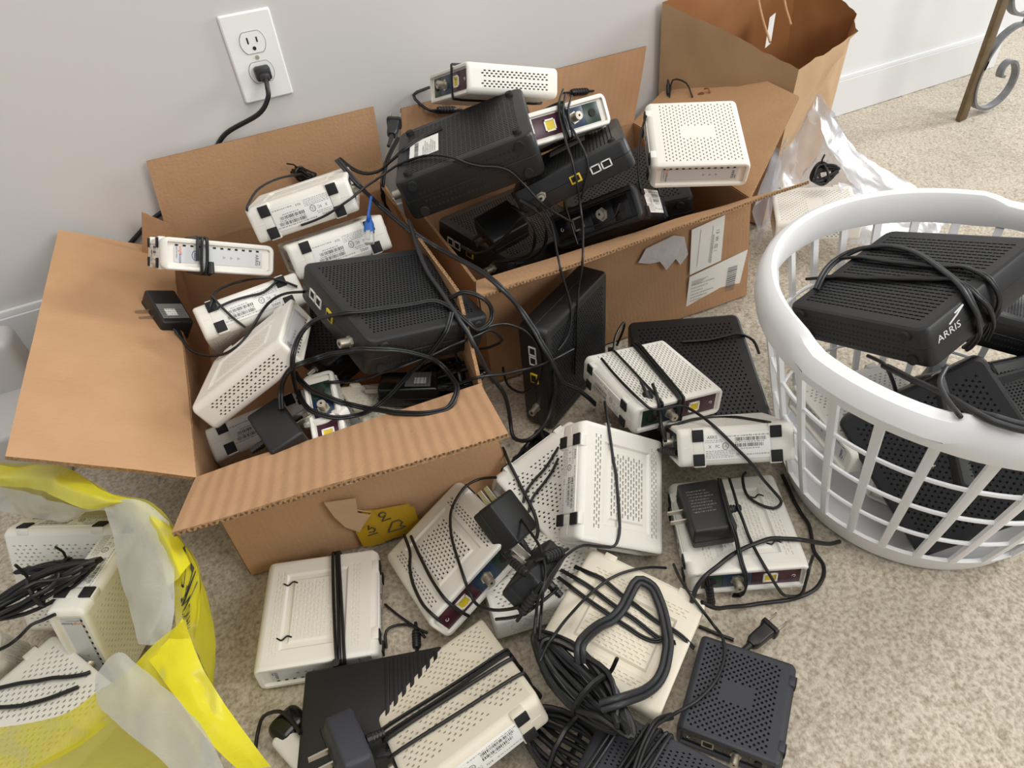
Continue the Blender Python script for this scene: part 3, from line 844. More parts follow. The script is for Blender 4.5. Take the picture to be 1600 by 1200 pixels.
def left_box():
    t = thing('cardboard_box', 'open brown cardboard box with all four flaps spread, nearest the outlet wall at left', 'cardboard box')
    NL, NR, FR, FL = V(-128, -520, 2), V(192, -588, 2), V(216, -24, 2), V(-116, -18, 2)
    nl, nr, fr, fl = V(-127, -515, 170), V(184, -540, 170), V(246, -24, 190), V(-100, -18, 186)
    board('bottom_panel', (NL, NR, FR, FL), t, 'cardin')
    board('front_panel', (NL, NR, nr, nl), t, 'card', bulge=4)
    board('right_panel', (NR, FR, fr, nr), t, 'cardin', bulge=3)
    board('back_panel', (FR, FL, fl, fr), t, 'cardin')
    board('left_panel', (FL, NL, nl, fl), t, 'cardin', bulge=3)
    board('left_flap', (fl, nl, V(-255, -505, 265), V(-226, -20, 258)), t, 'card', flutes=False, bulge=-3, wob=1.2)
    board('back_flap', (fr, fl, V(-81, -15, 320), V(256, -15, 319)), t, 'card', bulge=2)
    board('front_flap', (nl, nr, V(165, -656, 203), V(-141, -628, 218)), t, 'cardribs', flutes=True, bulge=2, nu=24)
    board('right_flap', (nr, fr, V(214, -74, 252), V(206, -450, 236)), t, 'cardin', flutes=True, bulge=5)
    board('corner_flap', (V(-139, -45, 200), V(-91, -45, 200), V(-86, -45, 236), V(-113, -45, 264)), t, 'cardin', nu=4, nv=4)
    # torn face paper and the yellow taped label on the front panel
    u = (NR - NL).normalized(); base = NL + V(0, 0, 0)
    fn = u.cross(V(0, 0, 1)).normalized()
    up = ((nl - NL) * 0.8 + (nr - NR) * 0.2).normalized()
    fp = frame(base - u * 0 + fn * 3.6, u, up)
    mb = MB()
    pts = [(112, 92), (146, 86), (143, 68), (156, 60), (146, 48), (137, 36), (124, 50), (117, 70)]
    mb.grid([[fp @ Vector((x, y, h)) for x, y in pts] for h in (4.0, 6.0)], closed=True)
    mb.add([fp @ Vector((x, y, 6.0 + (0 if y > 70 else 3.0))) for x, y in pts], [tuple(range(8))])
    part('torn_flap', mb, M['kraftscrap'], t, label='torn hanging scrap of face paper')
    mb = MB()
    strips = ([(146, 66), (166, 60), (170, 26), (150, 22)], [(138, 50), (205, 52), (206, 12), (140, 2)], [(160, 62), (200, 58), (208, 20), (170, 12)], [(132, 36), (150, 40), (160, -2 + 6), (134, 6)])
    for k, q in enumerate(strips): mb.add([fp @ Vector((x, y, 4.4 + 0.35 * k)) for x, y in q], [(0, 1, 2, 3)])
    tp = part('tape', mb, M['tape'], t, label='yellow tape patch with marker numbers')
    mb = MB(); h = 6.4
    def stroke(pts): mb.tube([fp @ Vector((x, y, h)) for x, y in pts], 0.8, 4)
    stroke([(168 + 4 * math.cos(a), 52 + 4 * math.sin(a)) for a in [k * 0.6 for k in range(10)]]); stroke([(171, 50), (165, 42), (176, 43)])
    stroke([(149, 40), (147, 34), (152, 36), (155, 32), (152, 28), (147, 29)]); stroke([(144, 24), (156, 25)])
    stroke([(168, 22), (176, 36), (184, 37), (187, 32), (183, 27), (189, 24), (184, 22), (168, 21)])
    part('marker_writing', mb, M['ink'], tp)
    return t


def right_box():
    t = thing('cardboard_box', 'brown cardboard box with a torn shipping label on its front, full of black gateways', 'cardboard box')
    FL, FR, BR, BL = V(264, -362, 2), V(726, -386, 2), V(760, -28, 2), V(272, -26, 2)
    fl, fr, br, bl = V(262, -356, 180), V(706, -380, 180), V(735, -28, 182), V(270, -26, 188)
    board('bottom_panel', (FL, FR, BR, BL), t, 'cardin')
    f = board('front_panel', (FL, FR, fr, fl), t, 'card', bulge=-6, nu=16)
    board('right_panel', (FR, BR, br, fr), t, 'cardin')
    board('back_panel', (BR, BL, bl, br), t, 'cardin')
    board('left_panel', (BL, FL, fl, bl), t, 'cardin')
    board('front_flap', (fl, fr, V(728, -462, 231), V(222, -462, 228)), t, 'card', flutes=True, bulge=3, nu=20)
    board('right_flap', (fr, br, V(896, -10, 272), V(861, -294, 271)), t, 'card', bulge=2)
    board('back_flap', (br, bl, V(300, -10, 304), V(769, -10, 306)), t, 'cardribs', flutes=True, nu=20)
    u = (fr - fl).normalized(); n = u.cross(V(0, 0, 1)).normalized()
    fp = frame(V(262, -356, 0) + n * 1.5, u, (0, 0, 1))
    def sheet(pts, h, mi, mb):
        mb.add([fp @ Vector((x, y, h + 1.0)) for x, y in pts], [tuple(range(len(pts)))], mi); mb.grid([[fp @ Vector((x, y, h_)) for x, y in pts] for h_ in (h, h + 1.0)], mi, closed=True)
    mb = MB(); sheet([(250, 132), (262, 152), (309, 160), (328, 152), (338, 119), (326, 104), (316, 118), (301, 103), (288, 122), (270, 124)][::-1], 2.6, 0, mb)
    part('torn_paper', mb, M['tornpaper'], t, label='torn white remnant of an old label')
    for i, q in enumerate(([(340, 160), (398, 168), (402, 88), (345, 80)], [(345, 76), (452, 92), (446, 18), (344, 14)])):
        mb = MB(); sheet(q[::-1], 2.8 + 0.4 * i, 0, mb); l = part('shipping_label', mb, M['label'], t)
        mb = MB(); rn = random.Random(i); h = 4.5 + 0.4 * i; fr_ = fp @ Matrix.Translation((0, 0, h))
        if i == 0:
            for x in (356, 378): rect(mb, fr_, x, 92, x + 0.6, 156)
            fv = fp @ Matrix.Translation((388, 148, h)) @ Matrix.Rotation(-math.pi / 2, 4, 'Z'); write(mb, '13  W  02 1', 8, fv, 0, 'LEFT')
            fv = fp @ Matrix.Translation((380, 140, h)) @ Matrix.Rotation(-math.pi / 2, 4, 'Z'); fineprint(mb, fv, 0, 0, 50, rn, 3)
        else:
            for k in range(4): rect(mb, fr_, 350, 66 - k * 2, 350 + 30 - k * 4, 66.6 - k * 2)
            for k in range(6): fineprint(mb, fr_, 350, 58 - k * 6, 392 - (k % 3) * 10, rn, 2.2)
            y = 24
            while y < 68:
                w = rn.choice((0.8, 1.4, 2.4)); rect(mb, fr_, 418, y, 436, y + w); y += w + rn.choice((0.9, 1.6))
        part('label_print', mb, M['ink_grey'], l)['kind'] = 'stuff'
    return t


left_box(); right_box()


# ------------------------------------------------------------------ laundry basket
def basket():
    t = thing('laundry_basket', 'round white plastic laundry basket holding black gateways', 'laundry basket', mw=Matrix.Translation(V(623, -785, 0) * K))
    HB, RT, RB = 282.0, 204.0, 134.0
    def rad(z): return RB + (RT - 6 - RB) * (z / 250.0) ** 0.85
    N = 96
    def dip(a):                                        # the two handle dips in the rim
        d = 0.0
        for c in (math.radians(192), math.radians(12)):
            x = abs((a - c + math.pi) % (2 * math.pi) - math.pi)
            d = max(d, max(0.0, min(1.0, (0.42 - x) / 0.12)))
        return d
    prof = [(-10, -42), (-2, -45), (3, -41), (6, -30), (6, -18), (3, -8), (-2, -2), (-7, 0), (-12, -3), (-14, -9), (-13, -34)]
    mb = MB(); P = []
    for i in range(N):
        a = 2 * math.pi * i / N; d = dip(a); rr = []
        for r, z in prof:
            R = RT + r + (3.5 * d if r > -6 else -1.5 * d); zz = HB + z - (9 * d if z > -20 else -4 * d)
            rr.append((R * math.cos(a), R * math.sin(a), zz))
        P.append(rr + [rr[0]])
    P.append(P[0]); mb.grid(P); part('rim', mb, M['basket'], t)
    zb, zt = 34.0, HB - 40
    for k in range(28):
        a = 2 * math.pi * (k + 0.3) / 28; ca, sa = math.cos(a), math.sin(a); mb = MB(); P = []
        for i in range(9):
            z = zb + (zt - zb) * i / 8; R = rad(z); w = 3.6 + 0.8 * i / 8; e = 2.2
            P.append([((R + o) * ca - q * sa, (R + o) * sa + q * ca, z) for o, q in ((e, -w), (e + 1, 0), (e, w), (-e, w), (-e, -w))])
        mb.grid(P, closed=True); part('slat', mb, M['basket'], t)
    for z in (84.0, 134.0, 184.0):
        mb = MB(); mb.tube([((rad(z) - 0.5) * math.cos(2 * math.pi * i / N), (rad(z) - 0.5) * math.sin(2 * math.pi * i / N), z) for i in range(N)], 2.3, 7, closed=True)
        part('hoop', mb, M['basket'], t)
    mb = MB(); pr = [(0, 6), (RB - 12, 6), (RB - 4, 10), (rad(34) - 2.5, 36), (rad(34) + 2.5, 36), (RB + 1, 3), (RB - 4, 0), (0, 0)]
    mb.grid([[(r * math.cos(2 * math.pi * i / N), r * math.sin(2 * math.pi * i / N), z) for r, z in pr] for i in range(N + 1)])
    part('base', mb, M['basket'], t)
    return t


basket()


# ------------------------------------------------------------------ paper bag, metal stand, tub at the left
def paper_bag():
    t = thing('paper_bag', 'open brown paper grocery bag standing against the wall at top right', 'paper bag')
    A, B, Cc, D = V(796, -14, 372), V(884, -262, 300), V(1183, -98, 300), V(1110, -4, 385)
    a, b, c, d = V(806, -12, 4), V(905, -225, 4), V(1222, -52, 4), V(1130, -8, 4)
    def side(name, p, q, r, s, jag=True, mid=0.0, crush=1.0):
        mb = MB(); P = []; n = (q - p).cross(s - p).normalized()
        for j in range(15):
            row = []
            for i in range(17):
                u, v = i / 16, j / 14
                x = (p * (1 - u) + q * u) * (1 - v) + (s * (1 - u) + r * u) * v
                cr = noise.noise(Vector((x.x * .014, x.y * .014, x.z * .014))) * 9 + abs(noise.noise(Vector((x.x * .03 + 4, x.y * .03, x.z * .03)))) * 7
                x = x + n * (cr * crush * (1 - 0.4 * (1 - v)) * math.sin(math.pi * u) + mid * math.sin(math.pi * u) * v)
                if jag and j == 14: x = x + V(0, 0, (i % 2) * 1.6)
                row.append(x)
            P.append(row)
        mb.grid(P)
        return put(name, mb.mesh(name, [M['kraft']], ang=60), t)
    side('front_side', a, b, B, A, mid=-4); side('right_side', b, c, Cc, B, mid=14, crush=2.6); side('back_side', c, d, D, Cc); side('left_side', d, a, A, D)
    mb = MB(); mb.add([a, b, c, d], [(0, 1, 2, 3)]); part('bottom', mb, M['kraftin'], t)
    u = (B - A).normalized(); n = u.cross(V(0, 0, 1)).normalized()
    mb = MB(); p = A * 0.62 + B * 0.38 + V(0, 0, -116) - n * 2 * 0
    fr = frame(p + n * 5, u, (0, 0, 1)); mb.tube([fr @ Vector((8 * math.cos(k * .52), 8 * math.sin(k * .52), 1)) for k in range(12)], 3.2, 5, closed=True)
    mb.tube([fr @ Vector(q) for q in ((2, 18, 1), (10, 22, 1), (15, 16, 1))], 1.6, 4)
    part('printed_mark', mb, M['kraftin'], t)
    # the torn paper label and two cords inside the mouth
    mb = MB(); q = frame(V(1010, -60, 300), (0.87, 0.5, 0), (0, 0, 1)); rect(mb, q, -16, -30, 18, 22, 0); part('inner_label', mb, M['label'], t)
    for s in (0, 95):
        mb = MB(); mb.tube(spline([V(905 + s, -170 + s * .55, 318), V(935 + s, -110 + s * .5, 345), V(965 + s, -50 + s * .3, 385)], 5), 2.0, 6); part('handle_cord', mb, M['card'], t)


paper_bag()


def stand():
    t = thing('metal_stand', 'antiqued metal furniture leg with scrollwork standing on the carpet at top right', 'metal stand', mw=Matrix.Translation(V(1612, -100, 0) * K))
    mb = MB(); mb.box((0, 0, 330), (24, 12, 660), bev=1.5); part('leg', mb, M['iron'], t)
    mb = MB(); mb.box((640, 0, 330), (24, 12, 660), bev=1.5); part('leg', mb, M['iron'], t)
    mb = MB(); mb.box((320, 0, 640), (664, 14, 14), bev=1.5); part('top_rail', mb, M['iron'], t)
    def scroll(pts):
        mb = MB(); q = spline([V(x - 1612, 0, z) for x, z in pts], 6); P = []
        for i in range(len(q)):
            d = (q[min(i + 1, len(q) - 1)] - q[max(i - 1, 0)]).normalized(); n = V(-d.z, 0, d.x)
            P.append([q[i] + n * a + V(0, b, 0) for a, b in ((-3, -8), (3, -8), (3, 8), (-3, 8))])
        mb.grid(P, closed=True); part('scroll', mb, M['ironb'], t)
    low = [(1626, 128), (1619, 96), (1622, 62), (1638, 32), (1668, 14), (1702, 10), (1736, 22), (1755, 46), (1755, 76), (1736, 102), (1712, 110), (1697, 100), (1698, 82), (1710, 78)]
    scroll(low); scroll([(1622, 110), (1630, 140), (1652, 172), (1690, 188), (1730, 186)])
    scroll([(x, 398 - z) for x, z in low]); scroll([(1622, 288), (1630, 258), (1652, 226), (1690, 210), (1730, 212)])
    scroll([(1730 + (1730 - x), z) for x, z in ((1622, 110), (1630, 140), (1652, 172), (1690, 188), (1730, 186))])
    mb = MB(); mb.box((118, 0, 199), (16, 20, 34), bev=2); part('clasp', mb, M['ironb'], t)


stand()


def tub():
    t = thing('plastic_tub', 'smooth grey plastic tub in the corner behind the left box flap', 'tub', mw=Matrix.Translation(V(-420, -130, 0) * K))
    mb = MB(); mb.box((0, 40, 88), (180, 60, 168), bev=14, seg=4); part('back_shell', mb, M['greypanel'], t)
    mb = MB(); mb.box((0, -40, 50), (190, 110, 96), bev=8, seg=3); part('front_shell', mb, M['greypanel'], t)


tub()


# ------------------------------------------------------------------ plastic bags
def even(s, n):
    """n + 1 points spread evenly by index along a polyline"""
    out = []
    for i in range(n + 1):
        x = i * (len(s) - 1) / n; k = min(int(x), len(s) - 2); out.append(s[k].lerp(s[k + 1], x - k))
    return out


def sheet_grid(rows, nu=44, nv=24, amp=4.0, seed=0, freq=0.017):
    R = []
    for r in rows:
        R.append(even(spline(r, 8), nu))
    cols = []
    for i in range(nu + 1):
        cols.append(even(spline([r[i] for r in R], 8), nv))
    P = []
    for j in range(nv + 1):
        row = []
        for i in range(nu + 1):
            p = cols[i][j]
            du = cols[min(i + 1, nu)][j] - cols[max(i - 1, 0)][j]; dv = cols[i][min(j + 1, nv)] - cols[i][max(j - 1, 0)]
            n = du.cross(dv); n = n.normalized() if n.length > 1e-6 else V(0, 0, 1)
            w = noise.noise(Vector((p.x * freq + seed, p.y * freq, p.z * freq))) + 0.12 * noise.noise(Vector((p.x * freq * 4.5, p.y * freq * 4.5 + seed, p.z * freq * 1.5))) + 0.6 * abs(noise.noise(Vector((p.x * freq * 2.2, p.y * freq * 2.2 + seed, p.z * freq * 2.2))))
            row.append(p + n * w * amp)
        P.append(row)
    mb = MB(); mb.grid(P); mb.P = P; return mb


BAG = {
    'far_rim': [
        [(-313, -410, 200), (-260, -452, 205), (-229, -478, 205), (-196, -528, 205), (-164, -564, 205), (-147, -604, 200), (-139, -640, 190)],
        [(-303, -448, 212), (-254, -483, 215), (-224, -514, 215), (-196, -547, 212), (-170, -567, 210), (-153, -613, 205), (-148, -653, 195)],
        [(-309, -452, 200), (-259, -488, 205), (-230, -526, 205), (-210, -543, 200), (-185, -554, 200), (-165, -602, 195), (-161, -649, 185)]],
    'far_wall': [
        [(-313, -410, 200), (-260, -452, 205), (-229, -478, 205), (-196, -528, 205), (-164, -564, 205), (-147, -604, 200), (-139, -640, 190)],
        [(-325, -402, 110), (-262, -440, 110), (-228, -472, 110), (-195, -525, 105), (-172, -565, 100), (-160, -605, 100), (-158, -650, 100)],
        [(-310, -415, 8), (-260, -450, 8), (-236, -482, 8), (-212, -532, 8), (-196, -575, 8), (-190, -612, 8), (-190, -655, 8)]],
    'right_wall': [
        [(-159, -577, 205), (-144, -610, 200), (-135, -642, 185), (-141, -678, 175), (-149, -712, 180)],
        [(-163, -585, 150), (-150, -615, 140), (-146, -642, 120), (-154, -675, 110), (-164, -705, 110)],
        [(-200, -575, 10), (-194, -605, 10), (-192, -632, 10), (-200, -660, 10), (-206, -690, 10)]],
    'right_fold': [
        [(-159, -577, 205), (-144, -610, 200), (-135, -642, 185), (-141, -678, 175), (-149, -712, 180)],
        [(-158, -614, 200), (-149, -648, 190), (-150, -669, 180), (-152, -690, 178), (-153, -712, 182)],
        [(-163, -622, 195), (-159, -646, 185), (-161, -668, 178), (-161, -692, 178), (-164, -707, 180)]],
    'near_drape': [
        [(-294, -711, 185), (-258, -725, 188), (-235, -730, 190), (-215, -726, 192), (-192, -723, 195), (-169, -711, 198), (-145, -703, 200)],
        [(-299, -722, 175), (-262, -735, 178), (-237, -739, 180), (-213, -739, 184), (-184, -740, 188), (-162, -731, 190), (-146, -723, 192)],
        [(-305, -739, 160), (-268, -746, 165), (-238, -748, 170), (-210, -744, 176), (-179, -752, 180), (-154, -753, 180), (-144, -747, 180)]],
    'near_wall': [
        [(-305, -739, 160), (-268, -746, 165), (-238, -748, 170), (-210, -744, 176), (-179, -752, 180), (-154, -753, 180), (-144, -747, 180)],
        [(-310, -746, 80), (-268, -750, 80), (-242, -748, 80), (-220, -742, 80), (-199, -736, 80), (-182, -726, 80), (-170, -712, 80)],
        [(-300, -736, 8), (-268, -736, 8), (-246, -732, 8), (-228, -726, 8), (-214, -718, 8), (-206, -706, 8), (-204, -692, 8)]],
    'near_limb': [
        [(-147, -702, 202), (-142, -739, 185), (-136, -763, 165), (-120, -816, 140)],
        [(-161, -713, 198), (-151, -753, 188), (-144, -778, 165), (-129, -813, 140)],
        [(-177, -720, 196), (-163, -756, 186), (-154, -783, 165), (-139, -813, 140)]],
}
LINER = {
    'far_fold': [
        [(-306, -461, 205), (-264, -490, 205), (-230, -529, 205), (-209, -546, 202), (-194, -549, 205)],
        [(-314, -456, 190), (-272, -490, 190), (-242, -519, 192), (-218, -539, 195), (-197, -553, 202)],
        [(-320, -460, 178), (-278, -489, 178), (-247, -518, 182), (-220, -530, 190), (-199, -555, 198)]],
    'hanging_fold': [
        [(-203, -545, 205), (-182, -553, 212), (-162, -568, 210), (-148, -594, 205)],
        [(-198, -575, 200), (-179, -590, 205), (-158, -610, 205), (-148, -626, 198)],
        [(-199, -607, 192), (-179, -630, 198), (-160, -647, 196), (-156, -664, 188)],
        [(-193, -655, 185), (-179, -669, 190), (-169, -687, 188), (-162, -694, 184)],
        [(-188, -693, 184), (-179, -700, 186), (-174, -700, 184), (-167, -700, 184)]],
    'near_fold': [
        [(-210, -721, 205), (-190, -718, 215), (-177, -736, 215), (-159, -770, 205), (-146, -798, 190), (-140, -826, 170)],
        [(-213, -727, 198), (-196, -739, 208), (-182, -753, 206), (-170, -778, 196), (-159, -801, 180), (-152, -824, 170)],
        [(-215, -735, 190), (-205, -753, 190), (-195, -771, 188), (-183, -790, 184), (-175, -808, 170), (-169, -820, 170)]],
}
CLEAR = {
    'back_sheet': [
        [(991, -167, 205), (1008, -178, 212), (1025, -179, 214), (1018, -214, 200)],
        [(931, -210, 180), (971, -209, 170), (1014, -228, 165), (1042, -258, 150)],
        [(851, -265, 150), (931, -239, 125), (996, -262, 110), (1081, -306, 90)],
        [(771, -332, 130), (879, -278, 100), (988, -282, 70), (1186, -340, 20)]],
    'right_fold': [
        [(1025, -179, 214), (1015, -235, 190), (1069, -278, 120), (1167, -330, 50), (1198, -382, 10)],
        [(999, -218, 200), (991, -265, 165), (1015, -310, 110), (1092, -349, 60), (1184, -408, 6)],
        [(980, -250, 180), (978, -300, 140), (973, -342, 110), (1011, -389, 70), (1164, -414, 6)]],
    'low_fold': [
        [(948, -335, 120), (1023, -358, 90), (1133, -376, 40), (1176, -407, 8)],
        [(912, -389, 100), (993, -405, 70), (1093, -413, 30), (1142, -422, 6)],
        [(902, -425, 60), (974, -445, 40), (1047, -457, 15), (1093, -455, 5)]],
    'left_fold': [
        [(978, -177, 205), (902, -228, 170), (816, -292, 135), (767, -332, 120)],
        [(940, -213, 190), (886, -255, 160), (809, -315, 135), (770, -346, 90)],
        [(890, -258, 160), (846, -296, 140), (782, -355, 125), (757, -355, 50)]],
}


def bags():
    t = thing('plastic_bag', 'translucent yellow shopping bag with milky liner full of white modems at bottom left', 'plastic bag')
    for i, (k, r) in enumerate(BAG.items()): part(k, sheet_grid(r, amp=5, seed=i * 3.1), M['yband'] if k in ('far_rim', 'near_limb') else M['yfilm'], t, ang=180)
    for i, (k, r) in enumerate(LINER.items()): part(k, sheet_grid(r, amp=7, seed=i * 5.7), M['wfilm'], t, ang=180, label='milky white inner bag')
    P = sheet_grid(BAG['right_fold'], amp=5, seed=3 * 3.1).P; nj, ni = len(P), len(P[0])
    def on_bag(i, j):                                   # a point just outside the film, i along the rim, j down the wall
        i = min(max(i, 0), ni - 1.001); j = min(max(j, 0), nj - 1.001); a, b = int(i), int(j)
        p = P[b][a].lerp(P[b][a + 1], i - a).lerp(P[b + 1][a].lerp(P[b + 1][a + 1], i - a), j - b)
        n = (P[b][a + 1] - P[b][a]).cross(P[b + 1][a] - P[b][a]).normalized()
        return p + n * (1.4 if n.z > 0 else -1.4)
    mb = MB()
    for s, sz, i, j in (('ME', 17, 22, 8), ('O', 15, 15, 6), ('THANKS', 9, 31, 12), ('3Y', 13, 8, 9)):
        vs, fs = text(s, sz)
        mb.add([on_bag(i - x / 3.1, j + y / 0.8) for x, y, _ in vs], fs, 0)
    part('bag_print', mb, M['bagink'], t)['kind'] = 'stuff'
    t = thing('plastic_bag', 'crumpled clear plastic bag with a white modem, between right box and basket', 'plastic bag')
    for i, (k, r) in enumerate(CLEAR.items()): part(k, sheet_grid(r, nu=34, nv=20, amp=8, seed=i * 2.3, freq=0.022), M['cfilm'], t, ang=180)


bags()


# ------------------------------------------------------------------ where every device lies: place (mm), turn, size (mm)
POSE = {
    'W1': ((-64.1, -626.1, 16.9), (0.5815, -0.5593, -0.3947, 0.4395), (130, 37, 124)),
    'W2': ((378.4, -762.0, 25.7), (0.3643, -0.3767, 0.5713, -0.6317), (130, 37, 124)),
    'W3': ((273.5, -676.5, 74.7), (0.2554, 0.8251, 0.3314, 0.3797), (130, 37, 124)),
    'W4': ((418.7, -685.8, 87.7), (0.1103, 0.2062, 0.8772, 0.4192), (124, 42, 118)),
    'W5': ((88.0, -642.2, 41.8), (0.4768, 0.5657, -0.6114, -0.2807), (130, 37, 124)),
    'W6': ((396.6, -569.5, 94.1), (0.4207, -0.5375, 0.5247, -0.5087), (130, 37, 124)),
    'W7': ((25.3, -796.4, 36.5), (0.0113, -0.0762, 0.8065, 0.5862), (130, 37, 124)),
    'W8': ((200.2, -806.0, 34.2), (0.3560, -0.3227, -0.6429, 0.5965), (127, 37, 129)),
    'W9': ((241.5, -621.7, 36.4), (0.9750, 0.1719, 0.0245, 0.1390), (130, 124, 37)),
    'W10': ((165.4, -694.2, 25.0), (0.7364, 0.6713, -0.0479, -0.0687), (130, 37, 124)),
    'W11': ((407.4, -136.2, 346.0), (0.0687, 0.1173, -0.5639, 0.8146), (143, 41, 136)),
    'W12': ((438.3, -222.3, 295.4), (0.6398, 0.3848, -0.5795, -0.3267), (152, 43, 145)),
    'W13': ((637.5, -321.9, 262.6), (0.5489, 0.6624, 0.2763, 0.4285), (142, 40, 135)),
    'W14': ((95.9, -191.4, 276.2), (0.5906, -0.7984, 0.0361, -0.1116), (134, 45, 128)),
    'W15': ((109.9, -227.3, 222.9), (0.5472, -0.8367, -0.0223, 0.0020), (130, 46, 124)),
    'W16': ((-45.2, -194.1, 242.6), (0.4473, 0.4473, 0.7137, 0.3006), (138, 39, 131)),
    'W17': ((-19.1, -269.5, 176.4), (0.3445, -0.9382, -0.0331, 0.0057), (130, 44, 124)),
    'W18': ((-34.4, -393.7, 199.3), (0.0897, 0.2409, 0.5874, -0.7674), (130, 37, 124)),
    'W19': ((-62.2, -353.2, 54.8), (0.3030, -0.9521, -0.0396, 0.0115), (130, 44, 124)),
    'Bk1': ((134.1, -414.3, 223.8), (0.9811, 0.0675, 0.1530, 0.0977), (160, 161, 46)),
    'Bk2': ((316.4, -245.2, 306.8), (0.9728, -0.0019, -0.1316, -0.1904), (186, 154, 58)),
    'Bk3': ((452.5, -290.6, 267.6), (0.2286, 0.8324, 0.5048, 0.0073), (181, 160, 39)),
    'Bk4': ((514.6, -292.0, 168.8), (0.3408, 0.1413, -0.8331, -0.4122), (140, 52, 140)),
    'Bk5': ((350.0, -438.5, 86.0), (0.6830, 0.6830, 0.1830, 0.1830), (162, 170, 42)),
    'Bk6': ((493.0, -542.0, 34.6), (0.9699, 0.0277, -0.0250, -0.2405), (161, 215, 49)),
    'Bk7': ((606.7, -722.0, 240.9), (0.6967, -0.0420, -0.2322, -0.6774), (169, 161, 44)),
    'Bk8': ((648.2, -838.9, 131.7), (0.9150, 0.3790, -0.0529, -0.1277), (150, 120, 45)),
    'Bk9': ((259.7, -909.8, 19.1), (0.2335, 0.2332, -0.6882, -0.6461), (96, 32, 89)),
    'Bk10': ((143.6, -938.5, 45.9), (0.2096, 0.1788, -0.7227, -0.6338), (77, 35, 120)),
    'Bk12': ((-43.3, -757.8, 19.2), (0.9878, -0.0086, -0.0050, -0.1554), (137, 96, 37)),
    'A1': ((-122.1, -217.0, 192.9), (0.7570, -0.1076, 0.2779, -0.5815), (66, 39, 31)),
    'A2': ((-36.1, -490.3, 167.3), (0.9920, 0.0086, -0.0913, 0.0863), (39, 74, 30)),
    'A3': ((144.9, -668.9, 93.4), (0.9012, 0.2391, 0.2982, 0.2045), (47, 50, 30)),
    'A4': ((142.3, -747.0, 105.3), (0.8239, -0.0680, 0.3535, -0.4377), (31, 84, 35)),
    'A5': ((346.4, -747.6, 64.7), (0.9830, -0.0114, -0.0166, -0.1823), (46, 67, 30)),
    'A6': ((-71.1, -796.9, 67.0), (0.9897, -0.0647, 0.1203, 0.0421), (32, 66, 35)),
    'A7': ((342.5, -272.1, 198.1), (0.9842, 0.1422, -0.1017, 0.0269), (59, 58, 30)),
    'A8': ((118.4, -463.6, 137.8), (0.9672, -0.1514, 0.0882, -0.1836), (70, 55, 23)),
    'W22': ((879.4, -354.7, 91.7), (0.9457, 0.0011, -0.0302, -0.3236), (130, 123, 37)),
    'W24': ((586.2, -739.3, 83.5), (0.7028, 0.7028, -0.0776, -0.0776), (130, 37, 124)),
    'W25': ((-282.7, -481.4, 69.6), (0.8308, 0.4992, -0.1267, -0.2109), (128, 124, 37)),
    'W26': ((-248.7, -539.9, 69.8), (0.6050, 0.5851, 0.4430, 0.3087), (128, 123, 37)),
    'W27': ((-408.0, -537.4, 79.1), (0.5703, 0.2356, 0.7767, 0.1265), (128, 37, 123)),
}
for k_ in ('W9', 'W22', 'W25', 'W26'): POSE[k_] = flip(POSE[k_])
WM = 'white cable modems'; BM = 'black cable modems'; GW = 'black network gateways'; AD = 'power adapters'
for key, kind, label in (
    ('W1', 'hooks', 'white modem lying flat on carpet before left box, cord band round its right half'),
    ('W2', 'hooks', 'white modem flat on carpet beside the basket, black adapter lying on its back'),
    ('W3', 'recess', 'white modem propped steeply in the pile middle, one cord down its slotted back'),
    ('W4', 'mount', 'white modem with its label base turned up, standing next to the basket'),
    ('W5', 'recess', 'white modem leaning on the taped box front, ports facing the lower right'),
    ('W6', 'slots', 'white modem lying on the flat black gateway, maroon port plate showing, cords wrapped'),
    ('W7', 'dots', 'cream dotted modem wrapped by four cords at the bottom edge of the pile'),
    ('W8', 'cream', 'cream modem under a thick looping black cable, its ringed back facing up'),
    ('W9', 'mount', 'white modem mostly hidden behind the propped modem, next to the right end of left box'),
    ('W10', 'mount', 'white modem under the black adapter, slotted top edge facing out between two others'),
    ('W11', 'slots', 'white modem topmost on right box heap, slotted edge and coax port towards wall'),
    ('W12', 'slots', 'white modem in right box with maroon blue and green port plate facing out'),
    ('W13', 'logo', 'white modem with dotted face up, alone at the right end of right box'),
    ('W14', 'mount', 'white modem with label base up against the left box back flap'),
    ('W15', 'mount', 'white modem with label base up under a blue network plug'),
    ('W16', 'oval', 'white modem with its pale light panel facing out and three cords round it'),
    ('W17', 'mount', 'white modem with label base up, half under thin cords beside the leftmost adapter'),
    ('W18', 'mount', 'white modem tilted in left box with slotted edge facing front left'),
    ('W19', 'mount', 'white modem with label base up, lowest at left box front corner'),
    ('W22', 'hooks', 'white modem inside the clear plastic bag'),
    ('W24', 'mount', 'white modem behind the left slats of the laundry basket'),
    ('W25', 'mount', 'white modem at the far side of the yellow bag, face tipped down'),
    ('W26', 'hooks', 'white modem in the yellow bag with its light panel turned left'),
    ('W27', 'slots', 'white modem at the left frame edge in yellow bag, green port plate showing'),
): modem(POSE[key], kind, label, WM)
modem(((-330, -640, 66), (0.70, 0.66, 0.20, 0.19), (130, 37, 124)), 'mount', 'white modem lowest in the yellow bag, perforated side up near the drape', WM)
modem(((100, -480, 104), (0.66, 0.70, 0.22, -0.10), (130, 37, 124)), 'dots', 'cream dotted modem low in left box behind the front flap', WM)
modem(((20, -480, 110), (0.45, 0.50, -0.62, 0.40), (130, 37, 124)), 'slots', 'white modem low in left box beside a two-prong adapter, label corner showing', WM)
modem(POSE['Bk4'], 'black', 'black modem in right box with coax and network jacks, lowest before the cardboard rim', BM)
